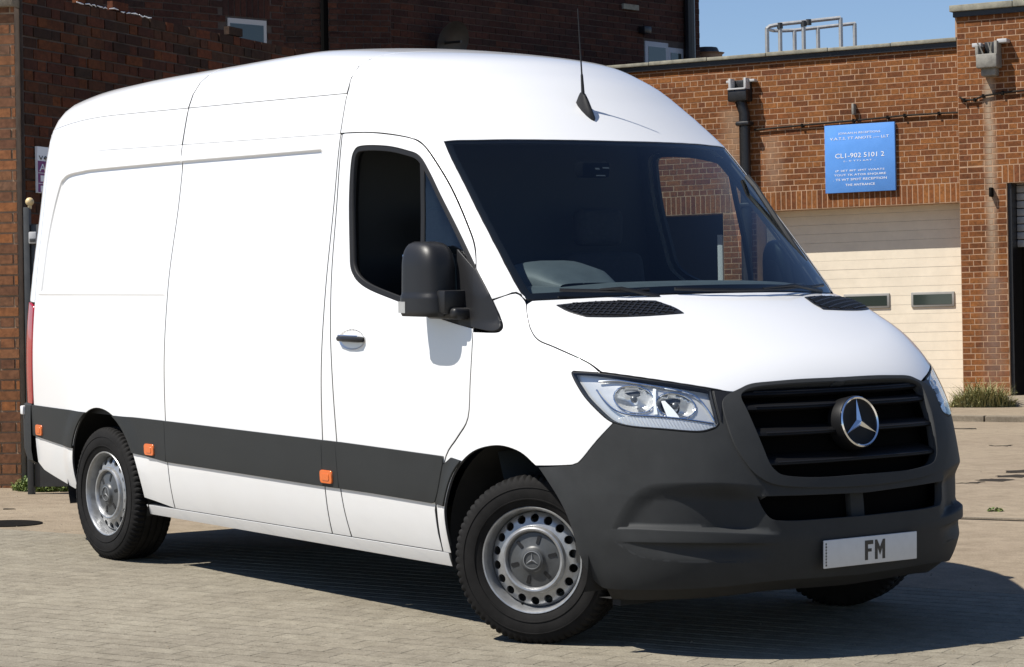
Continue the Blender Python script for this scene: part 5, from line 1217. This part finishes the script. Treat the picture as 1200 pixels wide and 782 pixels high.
    for h in (intake,):
        panel('intake_back', m_nose, inset(clean(h), -.012), 'void_black', bumper, res=.05, gap=0, flange=0, off=-.09)
        for zz in ():
            xs = [p[0] for p in h]; L = np.array([(a, zz) for a in np.linspace(min(xs)-.0, max(xs), 14)]); L = L[inside(clean(h), L)]
            if len(L) > 3: tube('intake_bar', skin_pts(m_nose, L, -.045), .006, 'grille_black', bumper, 6)
    fin = np.array([(HP-.03, intake[:, 1].min()-.004), (HP+.03, intake[:, 1].min()-.004), (HP+.03, intake[:, 1].max()+.004), (HP-.03, intake[:, 1].max()+.004)])
    panel('intake_fin', m_nose, fin, 'bumper_plastic', bumper, res=.04, gap=0, flange=.03, off=-.055)
    # foot of the bumper: undertray
    u = [(1022, 671.5), (998, 674.5), (906.7, 681.5), (860, 687), (806.7, 691), (740, 692), (712, 690.5)]
    C3 = casts(spl(u, 4)); V = []; Fc = []
    C3 = np.concatenate([C3, (C3*[1, -1, 1])[::-1]])
    for p in C3: V += [p+[-.012, 0, .01], p*[.93, .93, 1]+[-.02, 0, -.05], (p[0]*.5-.1, p[1]*.88, .20)]
    n = len(C3)
    for i in range(n-1):
        for j in range(2): Fc.append((3*i+j, 3*i+3+j, 3*i+4+j, 3*i+1+j))
    solid('undertray', V, Fc, 'underbody', van)
    # ---- grille
    grille = panel('grille', m_nose, inset(gr_full, -.02), 'void_black', van, res=.06, gap=0, flange=0, off=-.075)
    for (u0, v0) in ((868.5, 461), (872, 478), (884, 509), (900, 543.5)):
        zc = cast(u0, v0)[2]
        aa = np.linspace(gr_full[:, 0].min(), gr_full[:, 0].max(), 240); L = np.stack([aa, 0*aa+zc], 1); L = L[inside(clean(gr_full), L)]; a0, a1 = L[0, 0], L[-1, 0]; aa = np.linspace(a0-.004, a1+.004, 40)
        prof = [(.052, -.072), (.030, -.030), (.010, -.009), (.002, -.004), (-.006, -.006), (-.009, -.016), (-.004, -.035), (.010, -.070)]
        # slats dip slightly towards the middle like the grille itself
        V = []; Fc = []
        for dz, of in prof: V += list(skin_pts(m_nose, np.stack([aa, zc+dz+0*aa], 1), of))
        m_ = len(aa)
        for j in range(len(prof)):
            k = (j+1) % len(prof)
            for i in range(m_-1): Fc.append((j*m_+i, j*m_+i+1, k*m_+i+1, k*m_+i))
        solid('slat', V, Fc, 'grille_black', grille, angle=50)
        tube('slat_trim', skin_pts(m_nose, np.stack([aa[2:-2], zc+.004+0*aa[2:-2]], 1), -.004), .0030, 'black_plastic', grille, 5)
    # ---- badge: ring and three-pointed star
    bc = skin_pts(m_front, [[0, .913]], .012)[0]; bc[0] = max(bc[0], .916); nrm = gradF(bc[None])[0]; nrm = np.array([nrm[0], 0, nrm[2]*.6]); nrm /= np.linalg.norm(nrm); e1 = np.array([0, -1., 0]); e2 = np.cross(e1, nrm); e2 = e2 if e2[2] > 0 else -e2
    badge = empty('badge'); badge.parent = grille
    def bp(r, t, h): return bc+nrm*h+(e1*math.cos(t)+e2*math.sin(t))*r
    def lathe(name, prof, m_, par, n=56, fn=bp, close=False):
        V = []; Fc = []
        for r, h in prof: V += [fn(r, 2*math.pi*i/n, h) for i in range(n)]
        for j in range(len(prof)-(0 if close else 1)):
            k = (j+1) % len(prof)
            for i in range(n): Fc.append((j*n+i, k*n+i, k*n+(i+1) % n, j*n+(i+1) % n))
        if not close and prof[-1][0] < .5: Fc.append(tuple((len(prof)-1)*n+i for i in range(n)))
        bm = bmesh.new(); bv = [bm.verts.new(v) for v in V]
        for f in Fc:
            try: bm.faces.new([bv[i] for i in f])
            except ValueError: pass
        return link(name, bm_mesh(name, bm, angle=40), par, m_)
    lathe('badge_base', [(.108, -.06), (.108, .004), (.104, .010), (.101, .008), (.05, .010)], 'grille_black', grille)
    lathe('badge_ring', [(.1035, .006), (.1035, .014), (.0990, .019), (.0935, .015), (.0925, .006)], 'chrome', grille, close=True)
    V = []; Fc = []
    for k in range(3):
        V.append(bp(.0945, math.pi/2+k*2*math.pi/3, .012)); V.append(bp(.0165, math.pi/2+math.pi/3+k*2*math.pi/3, .011))
    V.append(bp(0, 0, .024)); V += [np.array(v)-nrm*.006 for v in V[:6]]
    for i in range(6): Fc.append((6, i, (i+1) % 6)); Fc.append((i, 7+i, 7+(i+1) % 6, (i+1) % 6))
    bm = bmesh.new(); bv = [bm.verts.new(v) for v in V]; [bm.faces.new([bv[i] for i in f]) for f in Fc]; link('badge_star', bm_mesh('badge_star', bm, smooth=False), grille, 'chrome')
    bpy.data.objects.remove(badge)
    # ---- number plate
    px = .993
    plate = box('number_plate', (px-.004, 0, .407), (.008, .521, .112), 'plate_white', van, bevel=.003)
    def glyph(polys, name):
        for poly in polys: pass
        bm = bmesh.new()
        for poly in polys:
            A = [bm.verts.new((px+.0012, y, z)) for y, z in poly]; B = [bm.verts.new((px-.0004, y, z)) for y, z in poly]
            bm.faces.new(A); n = len(A)
            for i in range(n): bm.faces.new((A[i], A[(i+1) % n], B[(i+1) % n], B[i]))
        link(name, bm_mesh(name, bm, smooth=False), plate, 'plate_black')
    y0, z0, hh, st = -.036, .3675, .079, .0165
    glyph([[(y0, z0), (y0+st, z0), (y0+st, z0+.033), (y0+.037, z0+.033), (y0+.037, z0+.046), (y0+st, z0+.046), (y0+st, z0+hh-st), (y0+.046, z0+hh-st), (y0+.046, z0+hh), (y0, z0+hh)]], 'letter_f')
    y1 = y0+.056
    glyph([[(y1, z0), (y1+.0150, z0), (y1+.0150, z0+.046), (y1+.0285, z0+.016), (y1+.0420, z0+.046), (y1+.0420, z0), (y1+.057, z0), (y1+.057, z0+hh), (y1+.045, z0+hh), (y1+.0285, z0+.048), (y1+.012, z0+hh), (y1, z0+hh)]], 'letter_m')
    glyph([[(-.2535, .360+k*.012), (-.2465-.001*(k % 3), .360+k*.012), (-.2465-.001*(k % 2), .368+k*.012), (-.2535, .368+k*.012)] for k in range(8)], 'edge_marks')
    # ---- headlights
    lamps = []
    for sgn in (1, -1):
        e = empty('headlight'); e.parent = van; lamps.append(e)
    panel('lamp_seal', m_nose, lamp, 'rubber_seal', lamps, holes=[inset(clean(lamp), .0038)], res=.02, gap=.0005, flange=.05, off=.001, mirror=True)
    panel('lens', m_nose, inset(clean(lamp), .003), 'lens_clear', lamps, res=.03, gap=0, flange=0, off=.004, mirror=True)
    def pell(cu, cv, ru, rv, n=24, skew=0): return [(cu+ru*math.cos(t)+skew*math.sin(t), cv+rv*math.sin(t)*(1.0)) for t in np.linspace(0, 2*math.pi, n+1)[:-1]]
    b1 = inv(m_nose, casts(pell(742, 466, 25, 17, skew=3))); b2 = inv(m_nose, casts(pell(792, 473, 24, 15.5, skew=4)))
    strip_t = dom(m_nose, [(722, 490.5), (740, 486.5), (770, 488), (800, 490.5), (825, 493.5), (841, 496)], 4)
    strip_b = dom(m_nose, [(841, 498), (836, 501), (818, 505), (776.7, 502.2), (740, 499), (722, 494.5)], 4)
    strip = clean(np.concatenate([strip_t, strip_b]))
    lin = inset(clean(lamp), .005)
    panel('lamp_housing', m_nose, lin, 'lamp_grey', lamps, holes=[b1, b2, inset(strip, .001)], res=.02, gap=0, flange=0, off=-.028, mirror=True)
    for bq, nm in ((b1, 'reflector'), (b2, 'reflector')):
        c = bq.mean(0); R_ = bq-c
        def bowl(q, P, c=c, bq=clean(bq)): d = pdist(bq, q); return -.050*(1-(1-np.clip(d/.045, 0, 1))**2)
        panel(nm, m_nose, bq, 'silver_reflector', lamps, res=.010, gap=0, flange=.004, off=-.027, disp=bowl, mirror=True)
        # ring round the bowl, bulb and its cap
        ring = skin_pts(m_nose, np.vstack([bq, bq[:1]]), -.024)
        for k, e in enumerate(lamps):
            sg = 1 if k == 0 else -1
            tube('bezel', ring*[1, sg, 1], .0035, 'chrome', e, 6)
            cp = skin_pts(m_nose, [c], -.060)[0]; cd = gradF(cp[None])[0]
            tube('bulb', [(cp+cd*t)*[1, sg, 1] for t in (0, .018, .034, .040)], [.010, .011, .010, .004], 'bulb_glass', e, 10)
            tube('bulb_cap', [(cp+cd*t)*[1, sg, 1] for t in (.030, .046, .050)], [.014, .013, .006], 'lamp_dark', e, 10)
    # small cut-off shields in the bowls
    for cu, cv in ((738, 459), (788, 466)):
        q = dom(m_nose, [(cu-9, cv-2, 1), (cu+8, cv-5), (cu+10, cv, 1), (cu+2, cv+2), (cu-9, cv-2, 1)], 3)
        panel('shield', m_nose, q, 'lamp_dark', lamps, res=.02, gap=0, flange=.006, off=-.045, mirror=True)
    # eyelash light guide, divider, ribbed indicator strip
    q = dom(m_nose, [(775.5, 468.5, 1), (779, 468.3, 1), (790, 480), (797, 489.3, 1), (783, 487.5, 1), (779, 478), (775.5, 468.5, 1)], 3)
    panel('light_guide', m_nose, q, 'lamp_white', lamps, res=.015, gap=0, flange=.012, off=-.014, mirror=True)
    q = dom(m_nose, [(765.5, 453.5, 1), (768.5, 453.8, 1), (768, 470), (770, 484, 1), (766, 484, 1), (765.8, 470), (765.5, 453.5, 1)], 3)
    panel('divider', m_nose, q, 'lamp_white', lamps, res=.015, gap=0, flange=.02, off=-.018, mirror=True)
    L = spl([tuple(p) for p in dom(m_nose, [(700, 446), (722, 444.5), (745, 447.5), (790, 454.5), (815, 462), (830, 478), (838, 492)], 4)], 2)
    for k, e in enumerate(lamps): tube('bezel_line', skin_pts(m_nose, L, -.016)*[1, 1 if k == 0 else -1, 1], .004, 'chrome', e, 6)
    L = dom(m_nose, [(697, 456), (706, 468), (718, 479), (735, 485), (770, 487), (800, 489.5), (838, 495)], 4)
    for k, e in enumerate(lamps): tube('bezel_line', skin_pts(m_nose, L, -.016)*[1, 1 if k == 0 else -1, 1], .004, 'chrome', e, 6)
    panel('indicator_lens', m_nose, strip, 'lamp_grey', lamps, res=.005, gap=0, flange=.005, off=-.018, disp=lambda q, P: .0011*np.sin(q[:, 0]*560+q[:, 1]*260), mirror=True)
    # ---- tail lamps, rear corners, rear bumper
    tl = [(-4.565, .775), (-4.68, .775), (-4.70, .95), (-4.70, 1.33), (-4.65, 1.335), (-4.56, 1.31), (-4.557, 1.1)]
    panel('tail_lamp', m_side, tl, 'red_lens', van, res=.03, gap=.002, flange=.03, off=.006, mirror=True)
    panel('rear_corner', m_side, [(-4.558, 1.335), (-4.65, 1.34), (-4.70, 1.36), (-4.68, 2.0), (-4.64, 2.30), (-4.615, 2.30), (-4.558, 2.15)], 'white_paint', van, res=.04, gap=.0015, mirror=True)
    V = []; Fc = []; pl = [(-4.575, -.948), (-4.66, -.940), (-4.74, -.91), (-4.82, -.84), (-4.86, -.70), (-4.87, 0)]; pl = pl+[(x, -y) for x, y in pl[-2::-1]]
    secs = [(.775, .02), (.765, .0), (.70, -.004), (.52, .0), (.46, .02), (.44, .08)]
    for z, ins_ in secs:
        for x, y in pl: V.append((x+ins_*(1 if abs(y) < .93 else .1), y*(1-ins_*.5), z))
    n = len(pl)
    for j in range(len(secs)-1):
        for i in range(n-1): Fc.append((j*n+i, j*n+i+1, (j+1)*n+i+1, (j+1)*n+i))
    Fc.append(tuple(range(n)))
    solid('rear_bumper', V, Fc, 'bumper_plastic', van, angle=30)
    box('door_hinge', (-4.68, -.94, .735), (.035, .03, .05), 'white_paint', van, bevel=.008)
    # ---- aerial
    b = cast(687, 131); tip = pix_plane(677, 10, 1, b[1]); up = gradF(b[None])[0]; fwd = np.array([.85, 0, -.52]); fwd -= up*(fwd@up); fwd /= np.linalg.norm(fwd); sd = np.cross(up, fwd)
    aer = empty('aerial'); aer.parent = van
    V = []; Fc = []; n = 12
    for k, (h, L0, L1, w_) in enumerate(((-.01, -.085, .075, .024), (.006, -.085, .072, .023), (.028, -.088, .030, .016), (.046, -.086, -.012, .012), (.056, -.075, -.045, .008))):
        c_ = (L0+L1)/2; l_ = (L1-L0)/2
        for i in range(n): t = 2*math.pi*i/n; V.append(b+up*h+fwd*(c_+l_*math.cos(t))+sd*w_*math.sin(t))
    for j in range(4):
        for i in range(n): Fc.append((j*n+i, j*n+(i+1) % n, (j+1)*n+(i+1) % n, (j+1)*n+i))
    Fc.append(tuple(4*n+i for i in range(n)))
    solid('aerial_base', V, Fc, 'rubber_seal', aer)
    st = b+up*.050-fwd*.065; tube('rod', [st, st+(tip-st)*.22, st+(tip-st)*.24, st+(tip-st)*.6, tip], [.0085, .006, .004, .003, .0025], 'rubber_seal', aer, 8)

def wheel_parts(van, centre, steer, sgn, name='wheel'):
    e = empty(name, centre); e.parent = van
    # local frame: outward axis n, r plane (fwd,up)
    n = np.array([math.sin(steer), -math.cos(steer), 0]) if sgn > 0 else np.array([-math.sin(steer), math.cos(steer), 0])
    fw = np.array([math.cos(steer), math.sin(steer), 0]); up = np.array([0, 0, 1.])
    def wp(r, t, h): return (fw*math.cos(t)+up*math.sin(t))*r+n*h
    def lathe(nm, prof, m_, par, seg=72, close=False, cap=False, mod=None, angle=35):
        V = []; Fc = []
        for j, (r, h) in enumerate(prof):
            for i in range(seg):
                rr_, hh = (r, h) if mod is None else mod(j, i, r, h); V.append(wp(rr_, 2*math.pi*i/seg, hh))
        for j in range(len(prof)-(0 if close else 1)):
            k = (j+1) % len(prof)
            for i in range(seg): Fc.append((j*seg+i, j*seg+(i+1) % seg, k*seg+(i+1) % seg, k*seg+i))
        if cap: Fc.append(tuple((len(prof)-1)*seg+i for i in range(seg)))
        bm = bmesh.new(); bv = [bm.verts.new(v) for v in V]
        for f in Fc: bm.faces.new([bv[i] for i in f])
        return link(nm, bm_mesh(nm, bm, angle=angle), par, m_)
    R = .350
    tp = [(.212, .086), (.220, .104), (.236, .113), (.262, .119), (.285, .1195), (.305, .117), (.322, .112), (.336, .106), (.3445, .098), (.3485, .088), (R, .074), (R, .062), (.342, .061), (.342, .052), (R, .051), (R, .024), (.342, .023), (.342, .012), (R, .011)]
    prof = tp+[(r, -h) for r, h in tp[::-1]]
    def mod(j, i, r, h):
        blk = (i % 3 == 0)
        if r > .340 and blk and abs(h) > .055 or (r > .330 and r <= .3400 and blk and abs(h) > .09): return r-.0075, h*.985
        return r, h
    ty = lathe('tyre', prof, 'tyre_rubber', e, 216, False, False, mod, 28)
    # raised rings on the sidewall
    lathe('sidewall_ring', [(.250, .1165), (.251, .1205), (.255, .1212), (.256, .1175)], 'tyre_rubber', ty, 72)
    lathe('sidewall_ring', [(.299, .1175), (.300, .1205), (.303, .1198), (.304, .1165)], 'tyre_rubber', ty, 72)
    rim = lathe('rim', [(.2075, .070), (.214, .096), (.2215, .1015), (.2225, .098), (.2225, .104), (.219, .108), (.214, .1065), (.2085, .098), (.205, .085), (.2035, .070), (.200, .058), (.1955, .040), (.194, .010), (.192, -.08)], 'rim_steel', e, 72)
    # disc with vent holes
    def dw(r): return np.interp(r, [.132, .140, .150, .172, .186, .196], [.086, .081, .078, .073, .066, .050])
    ro, ri = .1955, .140
    lo = np.array([(ro*math.cos(t), ro*math.sin(t)) for t in np.linspace(0, 2*math.pi, 109)[:-1]]); li = np.array([(ri*math.cos(t), ri*math.sin(t)) for t in np.linspace(0, 2*math.pi, 73)[:-1]])
    hs = []
    for k in range(18):
        a0 = 2*math.pi*(k+.5)/18; c = np.array([.1705*math.cos(a0), .1705*math.sin(a0)]); er = c/.1705; et = np.array([-er[1], er[0]])
        hs.append(np.array([c+er*.0175*math.cos(t)+et*.0185*math.sin(t) for t in np.linspace(0, 2*math.pi, 17)[:-1]]))
    st = np.array([(r*math.cos(t), r*math.sin(t)) for r in (.146, .150, .189) for t in np.linspace(0, 2*math.pi, 91)[:-1]])
    Q, T = tri2([lo, li]+hs, st); V = [wp(float(np.hypot(*q)), float(math.atan2(q[1], q[0])), float(dw(np.hypot(*q)))) for q in Q]; Fc = [tuple(t) for t in T]
    for h in hs:                                                    # turned-in hole edges
        b0 = len(V)
        for q in h: r = float(np.hypot(*q)); t = math.atan2(q[1], q[0]); V += [wp(r, t, float(dw(r))), wp(r, t, float(dw(r))-.012)]
        m_ = len(h)
        for i in range(m_): Fc.append((b0+2*i, b0+2*((i+1) % m_), b0+2*((i+1) % m_)+1, b0+2*i+1))
    bm = bmesh.new(); bv = [bm.verts.new(v) for v in V]
    for f in Fc:
        try: bm.faces.new([bv[i] for i in f])
        except ValueError: pass
    link('disc', bm_mesh('disc', bm, angle=30), rim, 'rim_steel')
    lathe('disc_ring', [(.1415, 0.0780), (.1395, 0.0880), (.135, 0.0965), (.129, 0.0995), (.122, 0.0980), (.117, 0.0920), (.114, 0.0830), (.113, 0.0730)], 'rim_steel', rim, 72)
    cap = lathe('hub_cap', [(.1145, 0.0760), (.112, 0.0830), (.095, 0.0865), (.060, 0.0900), (.052, 0.0940), (.046, 0.1040), (.040, 0.1065), (.037, 0.1040), (.020, 0.1045)], 'hub_plastic', e, 60, cap=True)
    for k in range(6):
        a0 = 2*math.pi*(k+.25)/6; V = []
        pts = [(.070, -.10), (.102, -.075), (.104, 0), (.102, .075), (.070, .10), (.066, 0)]
        A = [wp(r, a0+t, .0915 if r < .09 else .0885) for r, t in pts]; B = [wp(r*1.0, a0+t, .078) for r, t in pts]; m_ = len(pts)
        solid('slot', A+B, [tuple(range(m_))]+[(i, m_+i, m_+(i+1) % m_, (i+1) % m_) for i in range(m_)], 'black_plastic', cap, smooth=False)
    V = []; Fc = []
    for k in range(3): V.append(wp(.034, math.pi/2+k*2*math.pi/3, .1065)); V.append(wp(.006, math.pi/2+math.pi/3+k*2*math.pi/3, .1065))
    V.append(wp(0, 0, .111))
    solid('cap_star', V, [(6, i, (i+1) % 6) for i in range(6)], 'cap_grey', cap, smooth=False)
    lathe('cap_ring', [(.0385, 0.1045), (.0385, 0.1080), (.035, 0.1090), (.034, 0.1055)], 'cap_grey', cap, 40)
    if steer: tube('valve', [wp(.197, -1.9, .050), wp(.197, -1.9, .066)], [.0035, .003], 'black_plastic', rim, 6)
    lathe('brake_disc', [(.165, -.02), (.165, .0), (.08, .0)], 'underbody', e, 40, cap=True)
    return e

def build_under():
    van = K['van']
    zc = .3455
    ws_ = [((-.055, -.865, zc), math.radians(31), 1), ((-.055, .865, zc), math.radians(27), -1), ((-3.665, -.865, zc), 0, 1), ((-3.665, .865, zc), 0, -1)]
    for c, s, g in ws_: wheel_parts(van, c, s, g)
    # wheel housings
    for cx, arch in ((-.105, .475), (-3.68, .45)):
        for sg in (1, -1):
            V = []; Fc = []; ts = np.linspace(-.35, math.pi+.35, 30)
            for y in (-.955, -.52):
                for t in ts: V.append((cx+arch*math.cos(t), y*sg, .40+(arch-.04)*math.sin(t)))
            n = len(ts)
            for i in range(n-1): Fc.append((i, i+1, n+i+1, n+i))
            Fc.append(tuple(n+i for i in range(n)))
            solid('wheel_housing', V, Fc, 'underbody', van)
    # floor pan, axle, exhaust
    box('floor_pan', (-1.95, 0, .42), (4.9, 1.66, .16), 'underbody', van)
    box('engine_tray', (.30, 0, .38), (.9, 1.0, .22), 'underbody', van)
    tube('rear_axle', [(-3.665, -.75, .345), (-3.665, .75, .345)], .06, 'underbody', van, 10)
    tube('exhaust', [(-2.95, -.80, .30), (-3.0, -.72, .31), (-3.0, -.4, .33)], .035, 'underbody', van, 10)
    box('chassis_rail', (-2.0, -.45, .30), (3.0, .12, .14), 'underbody', van)
    box('chassis_rail', (-2.0, .45, .30), (3.0, .12, .14), 'underbody', van)
    box('air_dam', (.38, -.62, .240), (.05, .40, .10), 'underbody', van)
    box('air_dam', (.38, .62, .240), (.05, .40, .10), 'underbody', van)
    # dark lining behind the panels
    panel('cargo_lining', m_roll, [(-4.60, -.70), (-1.47, -.70), (-1.47, math.pi+.70), (-4.60, math.pi+.70)], 'dark_interior', van, res=.12, gap=0, flange=0, off=-.045)
    th = np.linspace(-.80, math.pi+.80, 50)
    for nm, x in (('bulkhead', -1.47), ('cargo_end', -4.60)):
        S = skin_pts(m_roll, np.stack([0*th+x, th], 1), -.045); solid(nm, S, [tuple(range(len(S)))], 'dark_interior', van, smooth=False)
    doors, win, dor = K['doors'], K['win'], K['door_out']
    panel('door_lining', m_side, inset(clean(dor), .004), 'dark_interior', doors, holes=[inset(clean(win), -.004)], res=.08, gap=0, flange=0, off=-.055, mirror=True)
    panel('head_lining', m_sph, [(.95, -.55), (1.80, -.55), (1.80, .55), (.95, .55)], 'dark_interior', van, res=.08, gap=0, flange=0, off=-.05)
    # under the bonnet, behind the lamps
    V = [(.62, -.75, 1.0), (.62, .75, 1.0), (.05, -.86, 1.30), (.05, .86, 1.30), (.62, -.75, .5), (.62, .75, .5), (.05, -.86, .5), (.05, .86, .5)]
    solid('engine_bay', V, [(0, 1, 3, 2), (0, 4, 5, 1), (0, 2, 6, 4), (1, 5, 7, 3)], 'underbody', van, smooth=False)

def build_cab():
    van = K['van']
    # dashboard: swept section across the cab
    ys = np.linspace(-.86, .86, 30); V = []; Fc = []
    def xs_base(y): return .15-.367*y*y
    prof = [(-.02, 1.395, 1), (-.12, 1.435, 1), (-.22, 1.470, 1), (-.32, 1.478, 1), (-.44, 1.44, .6), (-.50, 1.30, .3), (-.50, 1.15, .2), (-.42, .95, .1), (-.30, .6, 0)]
    for dx, z, c in prof:
        for y in ys: V.append((dx+xs_base(y)*c*.9, y, z+(-.03*y*y if c == 1 else 0)))
    n = len(ys)
    for j in range(len(prof)-1):
        for i in range(n-1): Fc.append((j*n+i, j*n+i+1, (j+1)*n+i+1, (j+1)*n+i))
    dash = solid('dashboard', V, Fc, 'dash_plastic', van)
    # instrument binnacle in front of the driver
    V = []; Fc = []; A = np.linspace(0, math.pi, 14)
    for x, w_, h in ((-.16, .16, .02), (-.28, .21, .085), (-.42, .225, .115), (-.47, .225, .11), (-.46, .205, .095), (-.36, .18, .05)):
        for t in A: V.append((x-.06, -.47+w_*math.copysign(abs(math.cos(t))**.6, math.cos(t)), 1.455+h*math.sin(t)**.6))
    n = len(A)
    for j in range(5):
        for i in range(n-1): Fc.append((j*n+i, j*n+i+1, (j+1)*n+i+1, (j+1)*n+i))
    solid('binnacle', V, Fc, 'dash_plastic', dash)
    # steering wheel
    c = Vector((-.62, -.42, 1.24)); ax = Vector((-.80, 0, .60)).normalized(); e1 = Vector((0, 1, 0)); e2 = ax.cross(e1)
    bm = bmesh.new(); tube_bm(bm, [c+(e1*math.cos(t)+e2*math.sin(t))*.195 for t in np.linspace(0, 2*math.pi, 41)], .016, 8, False)
    for t in (0, math.pi, -math.pi/2): tube_bm(bm, [c, c+(e1*math.cos(t)+e2*math.sin(t))*.19], .014, 6)
    tube_bm(bm, [c+ax*.02, c-ax*.05, c-ax*.3], [.07, .075, .04], 12)
    link('steering_wheel', bm_mesh('steering_wheel', bm), van, 'black_plastic')
    # seats
    for y in (-.45, .42):
        st = empty('seat'); st.parent = van
        box('cushion', (-.92, y, .86), (.50, .48, .16), 'seat_fabric', st, bevel=.05, seg=3)
        box('backrest', (-1.20, y, 1.26), (.15, .46, .68), 'seat_fabric', st, Matrix.Rotation(math.radians(-10), 4, 'Y'), bevel=.05, seg=3)
        box('headrest', (-1.27, y, 1.72), (.10, .27, .18), 'seat_fabric', st, bevel=.04, seg=3)
    # sensor pod and sticker behind the screen
    p = cast(706, 196); box('sensor_pod', tuple(p+[-.07, .0, -.01]), (.06, .16, .07), 'void_black', van, bevel=.015)
    for i, (du, dv, w_, h_) in enumerate(((0, 0, .022, .010), (10, -1, .035, .008), (4, 8, .05, .006))):
        q = inv(m_sph, np.array([cast(701+du, 196+dv)])); P = skin_pts(m_sph, q, -.010)[0]; box('screen_sticker', tuple(P), (.002, w_, h_), 'hub_plastic', van, Matrix.Rotation(math.radians(-45), 4, 'Y'))
    tube('grab_handle', [(-.60, .78, 1.95), (-.52, .76, 1.90), (-.30, .80, 1.62), (-.26, .83, 1.55)], .013, 'dark_interior', van, 6)
build_front(); build_under(); build_cab()
